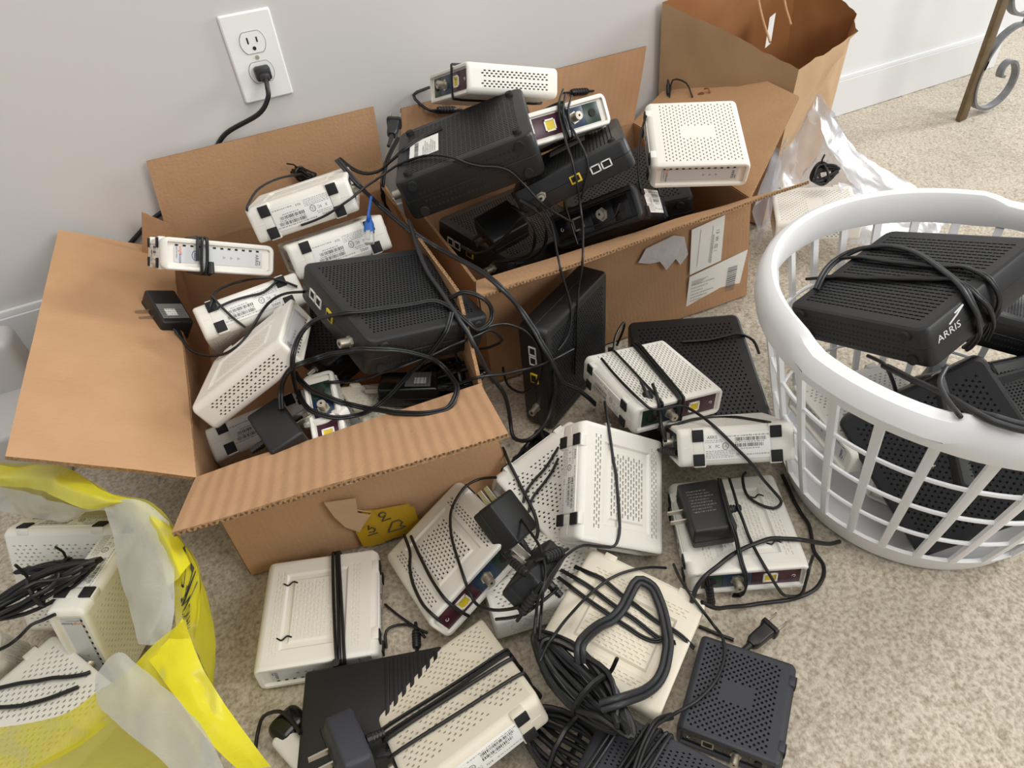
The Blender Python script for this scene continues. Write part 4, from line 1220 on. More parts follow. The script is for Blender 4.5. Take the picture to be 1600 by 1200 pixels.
modem(POSE['Bk9'], 'black_logo', 'dark slate modem flat on the carpet with large dots and blank centre plate', BM)
modem(POSE['Bk10'], 'black_dots', 'dark slate modem wrapped in cords at the bottom edge of the heap', BM)
def leaning(n, u):
    """turn whose +z is n and whose x runs near u"""
    n = Vector(n).normalized(); x = Vector(u); x = (x - n * x.dot(n)).normalized(); y = n.cross(x)
    return tuple(Matrix((x, y, n)).transposed().to_quaternion())


LEAN1 = leaning((-0.72, -0.42, 0.55), (-0.35, 0.55, 0.75)); LEAN2 = leaning((-0.2, -0.8, 0.55), (0.9, -0.3, 0.1))
for key, kind, label in (
    ('Bk1', 'fine', 'black gateway in left box, finely perforated top and yellow port at left'),
    ('Bk2', 'lines', 'black gateway upside down on right box heap with rating label and screw feet'),
    ('Bk3', 'fine', 'black gateway in right box with coax, yellow and two phone ports facing out'),
    ('Bk5', 'fine', 'black gateway standing on edge between the two boxes'),
    ('Bk6', 'wide', 'black gateway lying flat on carpet before right box under a white modem'),
    ('Bk7', 'named', 'black gateway uppermost in the basket with white brand lettering on its end'),
    ('Bk8', 'fine', 'black gateway tipped in the basket with its port side up near the rim'),
): gateway(POSE[key], kind, label, GW)
gateway(((585, -838, 108), LEAN1, (165, 150, 45)), 'wide', 'black gateway leaning behind the front left basket slats', GW)
gateway(((664, -842, 122), LEAN2, (135, 120, 42)), 'fine', 'black gateway leaning behind the front right basket slats', GW)
modem(((636, -818, 28), (0.70, 0.68, 0.15, 0.14), (130, 37, 124)), 'slots', 'white modem lying lowest in the basket, under the leaning black gateways', WM)
gateway(((716, -738, 196), (0.95, 0.06, 0.16, -0.26), (128, 118, 42)), 'fine', 'black gateway at the right side of basket behind the lettered one', GW)
gateway(((690, -800, 60), (0.96, 0.10, 0.0, 0.26), (140, 130, 45)), 'wide', 'black gateway lowest in the middle of the basket', GW)
gateway(((600, -200, 150), (0.97, 0.06, -0.08, -0.22), (200, 170, 50)), 'wide', 'black gateway under the lone white modem in right box', GW)
gateway(((400, -190, 130), (0.98, 0.05, 0.05, 0.16), (190, 170, 50)), 'fine', 'black gateway deep in right box under the heap', GW)
gateway(((90, -250, 120), (0.97, 0.06, -0.05, 0.20), (170, 150, 50)), 'wide', 'black gateway deep in left box under the label-up modems', GW)
adapter(POSE['A1'], 'black power adapter with silver rating label and prongs, on the left flap edge', 'y-', lab='paper', cord='x+')
adapter(POSE['A2'], 'black power adapter with prongs pointing right, at left box front edge', 'x+')
adapter(POSE['A3'], 'black power adapter with upward prongs right of the taped box front', 'y+', mm='black')
adapter(POSE['A4'], 'large black power adapter hanging over a modem in the pile middle', 'x-', cordend='taper')
adapter(POSE['A5'], 'black power adapter with printed text lying on modem beside the basket', 'x-', lab='print', mm='black')
adapter(POSE['A6'], 'black power adapter with two brass prongs at the bottom edge of photo', 'x-', cordend='taper', mm='slate')
adapter(POSE['A7'], 'black power adapter in right box beside a coil of cord', 'x-', mm='black')
adapter(POSE['A8'], 'glossy black power adapter with rating label in left box front', 'x-', mm='gloss', lab='paper')


def ribbed_box():
    loc, q, (a, b, c) = POSE['Bk12']
    t = thing('network_router', 'flat black router with a plain half and a ribbed half, under an adapter and modem', 'router', mw=pose((loc, q, (a, b, c))))
    mb = MB(); mb.box((0, 0, 0), (a, b, c), bev=3, seg=3); part('body', mb, M['black'], t)
    for k in range(7):
        mb = MB(); mb.box((a * 0.10 + k * 8, 0, c / 2 + 0.6), (4.2, b - 10, 2.4), bev=0.6); part('rib', mb, M['black'], t)


ribbed_box()
t_ = thing('media_player', 'slim device with white side and black end poking out under the yellow bag', 'device', mw=Matrix.Translation(V(-113, -773, 14) * K) @ Matrix.Rotation(math.radians(-66), 4, 'Z'))
mb_ = MB(); mb_.box((0, 0, 0), (92, 22, 26), bev=5, seg=3); part('body', mb_, M['white'], t_)
mb_ = MB(); mb_.box((-46, 10, 2), (30, 34, 26), bev=9, seg=4); part('end_cap', mb_, M['gloss'], t_)


# ------------------------------------------------------------------ cords wound round devices
def wrap(key, label, n, c0, dc, r=1.7, skew=0.0, mt='cord'):
    """cord wound n times round a modem along its base direction, c0 = height position of the band"""
    loc, q, (L, T, H) = POSE[key]
    rn = random.Random(len(label) + n)
    pts = []; a, b = L / 2 + r + 0.3, T / 2 + r + 0.3
    per = [(-a, -b * .3), (-a, b - 5), (-a + 5, b), (-a * .5, b + .6), (0, b + .3), (a * .5, b + .6), (a - 5, b), (a, b - 5), (a, -b + 5), (a - 5, -b), (a * .4, -b - .4), (-a * .4, -b - .4), (-a + 5, -b), (-a, -b + 5)]
    for k in range(n):
        w = rn.uniform(-1.5, 1.5)
        for i, (x, y) in enumerate(per): pts.append((x, y, c0 + dc * (k + i / len(per)) + skew * x / L + w * math.sin(i * 0.9 + k)))
    pts.append((-a, -b * .3, c0 + dc * n - skew / 2))
    t = thing('power_cable', label, 'cable', 'cords wound round devices', mw=pose(POSE[key]))
    mb = MB(); mb.tube(spline(pts, 3), r, 7); part('wound_cord', mb, M[mt], t)
    mb = MB(); mb.cyl((-a, -b * .3, c0 + dc * n - skew / 2), (-a - 2, -b * .3 - 14, c0 + dc * n - skew / 2), r * 1.8, 10, r2=r * 2.2); part('plug_end', mb, M['cord'], t)


wrap('W1', 'black cord wound three times round the modem lying flat before left box', 3, -26, 3.5, 1.8, 10)
wrap('W7', 'black cord wound round the cream dotted modem at the bottom edge', 3, -6, 6.0, 1.8, 6)
wrap('W7', 'single black strand nearest the label of the cream dotted modem', 1, -25, 2.0, 1.7, 12)
wrap('W6', 'black cord bundle wound round the slotted modem on the flat gateway', 3, 2, 3.6, 1.9, -16)
wrap('W6', 'single black strand on the slotted modem, nearest its base', 1, -24, 2.0, 1.6, -4)
wrap('W16', 'black cord wound three times across the pale light panel modem', 3, -24, 5.0, 1.9, 3)
wrap('W11', 'single black strand round the port end of the topmost modem', 1, 20, 2.0, 1.7, 0)
wrap('W12', 'black cord wound across the maroon and blue port plate', 3, -2, 4.5, 1.7, 0)
wrap('Bk10', 'black cord wound many times round the slate modem at bottom edge', 5, 4, 5.0, 1.9, 10)
wrap('Bk10', 'two black strands at the left side of the wrapped slate modem', 2, 42, 4.0, 1.7, 8)
wrap('Bk4', 'black strand round the lowest black modem in right box', 1, 30, 3.0, 1.6, 8)


def bundle(label, c, along, across, ln, wd, n, r, tie=0.5, seed=1):
    """a cord folded into a long coil and tied in the middle"""
    u = Vector(along).normalized(); w = Vector(across); w = (w - u * w.dot(u)).normalized(); k = u.cross(w)
    rn = random.Random(seed); c = Vector(c)
    t = thing('cable_bundle', label, 'cable')
    pts = []
    for i in range(n):
        l = ln * rn.uniform(0.36, 0.52); h = rn.uniform(-wd * .28, wd * .28); b = wd * rn.uniform(.06, .5)
        for a in range(10):
            s = 2 * math.pi * a / 10; x = math.cos(s); pinch = 0.35 + 0.65 * abs(x)
            pts.append(c + u * (x * l) + w * (math.sin(s) * b * (1.25 - 0.5 * abs(x)) * 0.9 + rn.uniform(-1, 1) * r) + k * (h * pinch + rn.uniform(-.6, .6) * r))
    mb = MB(); mb.tube(spline(pts, 3), r, 7); part('coil', mb, M['cord'], t)
    mb = MB(); q = [c + u * (ln * (tie - .5)) + w * (wd * .46 * math.cos(a * .63)) + k * (wd * .40 * math.sin(a * .63)) for a in range(10)]
    mb.tube(q, r * 1.1, 6, closed=True); mb.tube([q[0], q[0] + w * 8 + k * 4, q[0] + w * 16 + k * 14], r * .7, 5); part('tie', mb, M['cord'], t)


bundle('tied bundle of thin black cord on the left box back flap', (118, -30, 252), (0.46, -0.89, 0.00), (0, -0.4, 1), 62, 24, 6, 1.7, 0.5, 3)
bundle('big tied bundle of thick black cord on the cream ringed modem', (128, -848, 82), (0.23, -0.97, 0.00), (0.8, 0.4, 0.2), 118, 44, 15, 2.7, 0.62, 4)
bundle('tangled black cord clump in the clear plastic bag', (901, -340, 150), (1, -0.2, 0.2), (0.2, 0.4, 1), 46, 34, 8, 2.2, 0.5, 6)
bundle('tied black cord bundle at the left edge, inside the yellow bag', (-286, -561, 150), (0.99, 0.14, 0.00), (0.1, 0.6, 0.6), 110, 30, 7, 2.0, 0.5, 8)
bundle('flat dark cord coil at the far side of the yellow bag', (-281, -501, 105), (1, -0.5, 0), (0.1, 0.5, 0.6), 100, 22, 6, 1.9, 0.5, 9)
bundle('dark cord coil in left box beside the glossy adapter', (183, -470, 130), (0.9, -0.3, 0.1), (0.3, 0.8, 0.3), 70, 34, 6, 2.2, 0.5, 10)
bundle('dark cord coil low in the heap behind the pronged adapter', (203, -584, 45), (0.6, 0.7, 0), (0.7, -0.6, 0.3), 90, 40, 7, 2.1, 0.5, 12)
bundle('dark cord coil on the carpet at the left box front right corner', (236, -560, 24), (0.5, 0.8, 0), (0.8, -0.5, 0.2), 120, 70, 9, 2.6, 0.5, 21)
bundle('dark cord coil in the left box right corner under the gateway', (160, -440, 110), (0.9, 0.3, 0), (0.2, 0.8, 0.4), 90, 50, 8, 2.4, 0.5, 23)
bundle('dark cord coil on the carpet between slate modem and cream dotted modem', (100, -871, 30), (0.4, -0.8, 0.1), (0.8, 0.3, 0.2), 110, 60, 8, 2.4, 0.5, 13)
bundle('dark cord coil in the basket under the lettered gateway', (628, -809, 130), (0.8, -0.5, 0), (0.4, 0.7, 0.3), 130, 60, 7, 2.8, 0.5, 14)


def plug(name, label, mw, mm='cord'):
    t = thing(name, label, 'plug', mw=mw)
    mb = MB(); P = []
    for x, b, c in ((0, 9, 9), (4, 13, 11), (12, 14, 12), (22, 14, 12), (26, 15, 13), (27, 19, 16), (31, 19, 16)):
        P.append([(x, y, z) for y, z in rrect(b, c, 3)])
    mb.grid(P, closed=True); n = len(P[0]); mb.add(P[-1], [tuple(range(n))]); mb.add(P[0], [tuple(range(n - 1, -1, -1))]); part('body', mb, M[mm], t)
    for s in (-1, 1):
        mb = MB(); mb.box((39, s * 6.4, 0), (17, 1.6, 6.2), bev=0.5); part('prong', mb, M['metal'], t)
    mb = MB(); mb.tube([(0, 0, 0), (-8, 0, 0), (-20, 2, -2)], [3.6, 3.0, 2.4], 8); part('strain_relief', mb, M[mm], t)


def facing(p, d, up=(0, 0, 1)):
    x = Vector(d).normalized(); z = Vector(up); y = z.cross(x).normalized(); z = x.cross(y)
    return Matrix(((x.x, y.x, z.x, p[0] * K), (x.y, y.y, z.y, p[1] * K), (x.z, y.z, z.z, p[2] * K), (0, 0, 0, 1)))


plug('wall_plug', 'black two-prong plug lying on the carpet right of the slate modem', facing((311, -870, 14), (0.98, 0.15, -0.02)))
plug('wall_plug', 'black plug standing up on the rear left corner of the heap gateway', facing((219, -235, 351), (0.45, 0.85, 0.2), (0.0, -0.3, 1.0)))


def network_plug():
    t = thing('network_plug', 'blue booted network plug lying on the second label-up modem', 'plug', mw=facing((151, -296, 272), (-0.36, -0.72, -0.59)))
    mb = MB(); mb.grid([[(x, y, z) for y, z in rrect(b, c, min(b, c) * .4)] for x, b, c in ((-14, 5, 5), (-8, 7, 7), (-2, 12, 9), (8, 13, 10), (10, 13, 10))], closed=True); part('boot', mb, M['bluecord'], t)
    mb = MB(); mb.box((17, 0, 0), (16, 11.5, 8), bev=0.8); mb.box((15, 0, 5), (12, 5, 1)); part('clip', mb, M['clear'], t)


network_plug()
t_ = thing('cable_adapter', 'white bent plug adapter at the left box front beside the pronged adapter', 'plug', mw=facing((7, -496, 165), (0.5, -0.8, 0.2)))
mb_ = MB(); mb_.tube(spline([(-14, -8, 0), (-4, -6, 2), (6, 2, 2), (10, 14, 0)], 4), 5.0, 8); part('body', mb_, M['white'], t_)
mb_ = MB(); mb_.box((12, 20, 0), (18, 14, 11), bev=2); part('head', mb_, M['white'], t_)


# ------------------------------------------------------------------ loose cables, each lying over what is under it: name, radius, material, flatness, label, course
CABLES = [
    ('power_cable', 2.9, 'cordg', 1.3, 'black power cable thick, from the top box heap down across the left box contents',
     [(154, -172, 314), (158, -197, 307), (162, -221, 299), (172, -221, 281), (185, -216, 259), (192, -233, 251), (197, -263, 249), (202, -294, 248), (212, -310, 240), (227, -311, 224), (236, -336, 222), (242, -367, 225), (247, -398, 229), (250, -428, 233), (251, -460, 236), (261, -465, 220), (275, -459, 194), (281, -468, 179), (283, -485, 170), (286, -497, 155), (293, -502, 135), (303, -498, 105), (313, -495, 79), (335, -492, 55), (354, -491, 29), (365, -491, 11)]),
    ('power_cable', 3.0, 'cordg', 1.2, 'black power cable thick, over the left box gateway then looping beyond the front flap corner',
     [(208, -278, 253), (202, -311, 247), (196, -342, 243), (191, -370, 241), (189, -396, 237), (189, -421, 235), (189, -445, 232), (189, -467, 229), (189, -485, 224), (193, -495, 212), (195, -504, 199), (204, -497, 169), (211, -492, 144), (222, -490, 117), (232, -486, 90), (237, -481, 59), (238, -480, 32), (233, -498, 20), (241, -523, 33), (261, -520, 37), (282, -506, 38), (294, -498, 52), (300, -496, 72), (301, -495, 95), (304, -490, 105)]),
    ('power_cable', 2.6, 'cord', 1.3, 'black power cable from the plug on the heap down to the left box rim',
     [(274, -59, 279), (254, -83, 273), (235, -108, 266), (220, -134, 258), (211, -148, 244), (213, -135, 217), (220, -134, 195), (229, -149, 182)]),
    ('power_cable', 2.4, 'cord', 1.4, 'black power cable looped on the corner between both boxes',
     [(175, -71, 276), (182, -102, 271), (193, -132, 270), (208, -161, 279), (222, -185, 298), (237, -201, 314), (257, -197, 321), (275, -196, 325), (293, -199, 329), (299, -201, 331)]),
    ('power_cable', 2.2, 'cord', 1.3, 'black power cable big upper loop over the left box gateway',
     [(194, -444, 229), (210, -454, 238), (227, -464, 230), (237, -464, 211), (232, -471, 198), (209, -488, 205), (199, -488, 218), (192, -474, 227), (184, -456, 232), (172, -448, 237), (155, -451, 242), (138, -454, 247), (123, -457, 252), (106, -459, 257), (91, -460, 261), (75, -459, 265), (61, -449, 261), (46, -426, 248), (32, -419, 239), (19, -436, 240), (9, -462, 244), (2, -468, 232), (-2, -464, 211), (-5, -453, 180), (-5, -446, 160)]),
    ('power_cable', 2.4, 'cord', 1.4, 'black power cable big lower loop hanging at the left box front',
     [(-26, -479, 187), (-21, -462, 195), (-13, -462, 211), (-1, -466, 225), (13, -466, 227), (28, -452, 217), (44, -459, 221), (57, -481, 233), (70, -504, 247), (83, -511, 246), (96, -514, 242), (112, -508, 229), (126, -503, 216), (143, -497, 198), (155, -497, 182), (158, -518, 178), (154, -546, 183), (137, -567, 183), (123, -567, 182), (107, -561, 182), (95, -551, 180), (82, -538, 177), (71, -516, 168), (59, -494, 159), (46, -486, 164), (34, -490, 178), (21, -475, 182), (10, -460, 185), (3, -444, 191), (1, -426, 189)]),
    ('power_cable', 2.2, 'cord', 1.6, 'black power cable doubled, slanting from the gateway down to the white plug in left box',
     [(184, -476, 232), (170, -493, 224), (159, -494, 213), (145, -494, 201), (131, -493, 191), (120, -479, 171), (105, -480, 162), (91, -483, 155), (75, -484, 148), (56, -493, 152), (40, -506, 166), (25, -508, 173), (12, -500, 177), (1, -485, 179), (-3, -462, 178), (-3, -443, 176)]),
    ('power_cable', 2.0, 'cord', 1.2, 'black power cable double line under the left box gateway, ending at a small ring',
     [(27, -457, 185), (42, -465, 185), (59, -451, 168), (75, -455, 168), (90, -475, 184), (104, -498, 201), (119, -499, 202), (136, -496, 200), (151, -493, 198), (171, -490, 198), (187, -493, 201), (207, -489, 199), (230, -474, 187), (246, -464, 158), (236, -443, 137), (229, -426, 126)]),
    ('power_cable', 1.7, 'cord', 1.2, 'black power cable thin, running over the label modem and the heap gateway',
     [(74, -257, 279), (91, -261, 282), (109, -265, 287), (127, -267, 294), (145, -266, 300), (164, -251, 301), (185, -231, 298), (206, -224, 302), (222, -236, 313), (239, -246, 319), (254, -262, 325), (265, -286, 330), (273, -312, 333), (286, -320, 326), (302, -326, 320), (319, -333, 317), (333, -339, 310), (346, -344, 294), (355, -353, 280), (361, -367, 270), (380, -359, 249), (402, -352, 229), (417, -347, 215)]),
    ('power_cable', 1.6, 'cord', 1.0, 'black power cable thin strand hanging past the colored port plate down the box front',
     [(454, -267, 365), (439, -281, 355), (436, -287, 340), (431, -305, 327), (421, -331, 319), (412, -358, 313), (410, -369, 299), (410, -376, 282), (412, -377, 261), (408, -388, 246), (395, -413, 242), (380, -438, 238), (366, -461, 236), (363, -462, 216), (364, -453, 189), (360, -457, 171), (356, -462, 154), (354, -463, 132), (352, -465, 111), (349, -466, 89), (347, -467, 66), (346, -468, 59)]),
    ('power_cable', 1.6, 'cord', 1.0, 'black power cable second thin strand curving over the standing gateway',
     [(367, -353, 258), (368, -373, 247), (359, -401, 241), (346, -431, 237), (334, -460, 235), (336, -464, 216), (344, -459, 189), (345, -465, 171), (341, -471, 152), (331, -478, 136), (313, -485, 127)]),
    ('power_cable', 1.6, 'cord', 1.0, 'black power cable thin strand round the yellow port of right box gateway',
     [(464, -272, 356), (450, -286, 345), (442, -304, 334), (435, -334, 326), (427, -365, 320), (426, -376, 307), (423, -378, 291), (416, -379, 273), (417, -368, 255)]),
    ('power_cable', 1.6, 'cord', 1.0, 'black power cable third thin strand over the maroon port plate',
     [(454, -273, 361), (441, -288, 347), (439, -296, 331), (441, -304, 315)]),
    ('power_cable', 2.0, 'cord', 1.4, 'black power cable short bent lead at the coax port of the topmost modem',
     [(356, -6, 324), (327, -5, 318), (338, -18, 299), (358, -20, 287)]),
    ('power_cable', 1.7, 'cord', 1.0, 'black power cable from the tied bundle on the back flap down to label modem',
     [(108, -122, 288), (83, -146, 300), (60, -170, 308), (39, -197, 312), (22, -229, 310), (19, -231, 305)]),
    ('power_cable', 1.6, 'cord', 1.0, 'black power cable thin, upper curve over the half hidden label modem',
     [(42, -307, 226), (29, -301, 235), (16, -295, 241), (1, -272, 234), (-17, -256, 228), (-35, -265, 233), (-51, -288, 241), (-61, -306, 237), (-63, -308, 232)]),
    ('power_cable', 1.6, 'cord', 1.0, 'black power cable thin, from its foot to the tilted modem, straight',
     [(-56, -296, 243), (-50, -309, 232), (-42, -322, 220), (-33, -329, 206)]),
    ('power_cable', 1.8, 'cord', 1.0, 'black power cable running in an S from leftmost adapter over the label modem',
     [(44, -363, 249), (26, -344, 243), (10, -325, 230), (-5, -321, 219), (-21, -330, 209), (-35, -347, 206), (-50, -355, 201), (-70, -344, 190), (-90, -318, 180), (-106, -291, 177), (-112, -270, 183), (-117, -256, 192)]),
    ('power_cable', 1.6, 'cord', 1.0, 'black power cable thin, lower curve over the half hidden label modem',
     [(21, -299, 237), (2, -304, 231), (-16, -304, 232), (-35, -305, 233), (-54, -308, 232), (-59, -309, 231)]),
    ('power_cable', 1.8, 'cord', 1.2, 'black power cable thin arc from wrapped modem over the flat gateway to the label-up one',
     [(357, -519, 118), (353, -546, 121), (350, -573, 124), (348, -598, 127), (347, -622, 130), (353, -635, 125), (371, -638, 121), (390, -640, 117), (393, -659, 122), (388, -684, 133), (384, -706, 140), (388, -719, 134), (393, -730, 126), (399, -740, 117), (408, -747, 102), (421, -749, 79), (434, -755, 58), (436, -769, 51), (424, -771, 49), (415, -757, 47), (413, -739, 47), (424, -720, 49), (433, -715, 48)]),
    ('power_cable', 2.6, 'cord', 1.2, 'black power cable thick loop over the ports of the modem beside the basket',
     [(273, -821, 54), (288, -809, 49), (306, -801, 46), (323, -800, 51), (340, -797, 51), (358, -796, 50), (375, -798, 51), (392, -801, 51), (404, -809, 52), (416, -817, 52), (440, -820, 34), (463, -822, 17), (482, -821, 7)]),
    ('power_cable', 2.4, 'cord', 1.2, 'black power cable looping on the carpet between modem and basket',
     [(498, -715, 5), (491, -733, 4), (483, -751, 4), (477, -769, 3), (472, -786, 4), (461, -802, 4), (451, -816, 3), (447, -832, 4), (436, -844, 5), (419, -851, 4), (401, -851, 4), (386, -847, 2), (371, -842, 3), (356, -836, 3), (339, -831, 5), (317, -829, 18), (297, -831, 36), (282, -825, 51)]),
    ('power_cable', 1.8, 'cord', 1.0, 'black power cable inner strand over the right part of that flat modem',
     [(406, -717, 55), (390, -742, 65), (377, -763, 71), (379, -772, 56), (375, -786, 50), (369, -802, 51), (364, -818, 52), (363, -830, 48), (372, -837, 26), (382, -843, 8), (394, -852, 12), (398, -850, 34), (405, -844, 48), (421, -834, 40)]),
    ('power_cable', 2.0, 'cord', 1.3, 'black power cable beside the printed adapter down past the coax port',
     [(382, -725, 77), (368, -747, 85), (359, -764, 85), (351, -779, 85), (349, -790, 76), (351, -797, 56), (345, -810, 52), (344, -821, 38), (342, -822, 13), (339, -814, 1)]),
    ('power_cable', 4.2, 'cordg', 1.7, 'thick flat black cable making a tall loop over the cream ringed modem',
     [(136, -837, 90), (141, -828, 100), (158, -814, 82), (177, -804, 66), (193, -801, 59), (208, -796, 59), (221, -788, 60), (237, -780, 62), (246, -791, 60), (244, -806, 58), (240, -819, 56), (234, -832, 55), (227, -845, 55), (218, -855, 55), (208, -864, 54), (195, -871, 55), (177, -877, 67), (159, -882, 87), (143, -884, 100), (130, -880, 97)]),
    ('power_cable', 1.7, 'cord', 1.4, 'black power cable first of three crossing the cream ringed modem',
     [(179, -723, 49), (183, -744, 61), (191, -758, 59), (196, -771, 58), (201, -784, 57), (207, -798, 56), (213, -811, 55), (218, -824, 53), (223, -836, 52), (231, -845, 51), (234, -847, 52)]),
    ('power_cable', 1.7, 'cord', 1.4, 'black power cable second of three crossing the cream ringed modem',
     [(192, -730, 55), (199, -746, 60), (207, -758, 60), (212, -771, 58), (217, -784, 55), (222, -796, 54), (226, -809, 54), (231, -822, 53), (238, -834, 53), (243, -846, 52), (250, -856, 41)]),
    ('power_cable', 1.7, 'cord', 1.4, 'black power cable third of three crossing the cream ringed modem',
     [(172, -730, 50), (174, -750, 61), (180, -764, 59), (185, -776, 58), (191, -789, 57), (197, -802, 55), (203, -814, 54), (209, -826, 52), (217, -836, 52), (226, -839, 52)]),
    ('power_cable', 1.6, 'cord', 1.0, 'black power cable thin arc along the left edge of the cream ringed modem',
     [(288, -761, 21), (268, -762, 39), (247, -766, 57), (230, -763, 59), (213, -763, 60), (196, -765, 58), (180, -770, 60), (163, -779, 67), (145, -792, 82), (128, -807, 100), (117, -812, 98), (108, -817, 93), (105, -819, 92)]),
    ('power_cable', 1.7, 'cord', 1.0, 'black power cable thin, from propped modem down over the slate modem on carpet',
     [(293, -767, 32), (283, -788, 45), (276, -808, 56), (276, -821, 54), (277, -834, 51), (285, -843, 32), (282, -859, 37), (273, -873, 38), (261, -883, 37), (247, -890, 37), (233, -894, 37), (219, -896, 37), (203, -896, 38), (185, -900, 52), (168, -904, 64)]),
    ('power_cable', 2.4, 'cord', 1.3, 'black power cable bundle strand rising from the wrapped slate modem',
     [(194, -897, 40), (176, -900, 59), (162, -907, 68), (150, -914, 69), (139, -922, 70), (129, -930, 70)]),
    ('power_cable', 2.0, 'cord', 1.0, 'black power cable leading to the two-prong plug on the carpet',
     [(285, -825, 1), (294, -838, 1), (303, -850, 1), (306, -854, 1)]),
    ('power_cable', 1.7, 'cord', 1.0, 'black power cable thin, from the heap middle down the propped modem back',
     [(312, -598, 128), (298, -625, 133), (289, -644, 129), (285, -654, 120), (280, -666, 111), (276, -678, 102), (270, -690, 93), (264, -702, 85), (258, -713, 78), (249, -727, 70), (238, -734, 64), (223, -729, 67), (203, -730, 85), (182, -741, 103), (162, -755, 118), (144, -769, 128), (132, -777, 128), (124, -782, 119), (121, -783, 101), (114, -793, 98), (112, -796, 96)]),
    ('power_cable', 1.7, 'cord', 1.0, 'black power cable thin, over the modem leaning on the taped box front',
     [(168, -593, 74), (151, -582, 70), (132, -586, 73), (117, -593, 69), (104, -605, 66), (96, -622, 66), (90, -642, 69), (86, -664, 72), (83, -685, 75), (81, -701, 74), (81, -711, 64), (83, -727, 64), (92, -749, 82), (101, -768, 105), (109, -775, 113)]),
    ('power_cable', 1.9, 'cord', 1.0, 'black power cable left strand along the leaning modem',
     [(48, -587, 38), (46, -613, 39), (39, -633, 42), (35, -653, 45), (34, -673, 49), (35, -694, 55), (40, -711, 57), (45, -715, 47)]),
    ('power_cable', 1.9, 'cord', 1.0, 'black power cable second strand along the leaning modem to its yellow port',
     [(54, -596, 42), (53, -623, 48), (53, -644, 50), (53, -666, 55), (54, -689, 63), (57, -706, 64), (65, -714, 51), (73, -716, 36)]),
    ('power_cable', 1.5, 'cord', 1.0, 'black power cable thin on the carpet behind the black router',
     [(0, -638, 3), (7, -654, 3), (15, -670, 3), (24, -685, 2), (30, -692, 1)]),
    ('power_cable', 1.6, 'cord', 1.0, 'black power cable thin small arch on the carpet behind the black router',
     [(-15, -686, 0), (-9, -670, 4), (5, -669, 3), (19, -679, 4), (26, -696, 1)]),
    ('power_cable', 2.0, 'cord', 1.0, 'black power cable arching on the carpet at the left of the black router',
     [(-163, -732, 0), (-159, -721, 3), (-154, -708, 4), (-144, -703, 15), (-125, -717, 34), (-116, -733, 36), (-111, -749, 39)]),
    ('power_cable', 1.6, 'cord', 1.0, 'black power cable thin, from the pronged adapter over to the hanging adapter',
     [(159, -679, 99), (157, -702, 108), (154, -727, 120), (149, -747, 127), (143, -764, 129), (135, -775, 129), (129, -782, 119), (127, -781, 97), (120, -791, 94), (113, -803, 95)]),
    ('power_cable', 2.0, 'cord', 1.2, 'black power cable dangling from the box corner past the pronged adapter',
     [(195, -554, 73), (189, -583, 80), (189, -600, 73), (188, -616, 68), (188, -631, 63), (187, -650, 56), (183, -664, 48), (177, -671, 43)]),
    ('power_cable', 1.7, 'cord', 1.2, 'black power cable crossing the hidden modem behind the propped modem',
     [(254, -586, 71), (237, -598, 70), (221, -607, 68), (203, -615, 67), (188, -625, 65), (182, -632, 61)]),
    ('power_cable', 1.7, 'cord', 1.2, 'black power cable second strand crossing the hidden modem behind the propped one',
     [(246, -600, 69), (229, -613, 66), (211, -623, 64), (194, -632, 62), (182, -644, 57)]),
    ('power_cable', 1.7, 'cord', 1.0, 'black power cable short, beside the ferrite of the lower port plug, heap middle',
     [(91, -753, 72), (100, -769, 92), (110, -780, 107), (125, -776, 103), (141, -769, 95), (153, -767, 99)]),
    ('power_cable', 1.5, 'cord', 1.0, 'black power cable thin small arch behind the lone modem on right box',
     [(797, -51, 221), (805, -47, 249), (815, -73, 248), (811, -99, 231)]),
    ('power_cable', 1.7, 'cord', 1.0, 'black power cable thin, hanging left of the lone modem on right box',
     [(595, -261, 296), (587, -264, 280), (571, -281, 268), (551, -307, 259), (533, -335, 250), (525, -354, 236)]),
    ('power_cable', 3.0, 'cordg', 1.5, 'black power cable arched over the lettered gateway in the basket',
     [(557, -650, 222), (575, -639, 227), (601, -626, 226), (629, -619, 226), (639, -628, 235), (641, -644, 246), (642, -661, 255), (638, -682, 263), (629, -704, 271), (617, -728, 277), (605, -749, 282), (593, -768, 287), (579, -788, 291), (578, -800, 283), (586, -806, 268), (590, -811, 252), (603, -802, 225), (608, -797, 215)]),
    ('power_cable', 2.6, 'cord', 1.5, 'black power cable lower band across the lettered gateway in the basket',
     [(585, -613, 206), (579, -637, 223), (582, -654, 233), (583, -670, 240), (585, -686, 247), (587, -700, 254), (589, -714, 260), (591, -727, 266), (592, -739, 272), (595, -753, 278), (594, -766, 285), (586, -785, 291), (586, -798, 287), (598, -805, 274), (607, -810, 257), (621, -805, 232), (625, -803, 224)]),
    ('power_cable', 2.6, 'cord', 1.5, 'black power cable upper band across the lettered gateway in the basket',
     [(626, -609, 215), (620, -631, 232), (618, -650, 243), (616, -668, 250), (615, -687, 257), (614, -703, 264), (614, -718, 270), (615, -732, 275), (615, -745, 281), (615, -759, 288), (609, -776, 294), (605, -792, 295), (612, -802, 281), (614, -806, 267), (611, -808, 254), (624, -800, 227)]),
    ('power_cable', 4.0, 'cordg', 1.6, 'black power cable broad, sagging inside the basket rim from handle to right',
     [(560, -754, 183), (549, -776, 195), (536, -797, 208), (523, -818, 222), (508, -839, 237), (494, -858, 251), (479, -875, 264), (464, -892, 278), (460, -904, 284), (464, -912, 284), (468, -919, 284), (474, -926, 284)]),
    ('power_cable', 2.4, 'cordg', 1.2, 'black power cable hooked with a pale plug end below the lettered gateway',
     [(619, -695, 130), (604, -726, 146), (585, -751, 152), (571, -769, 152)]),
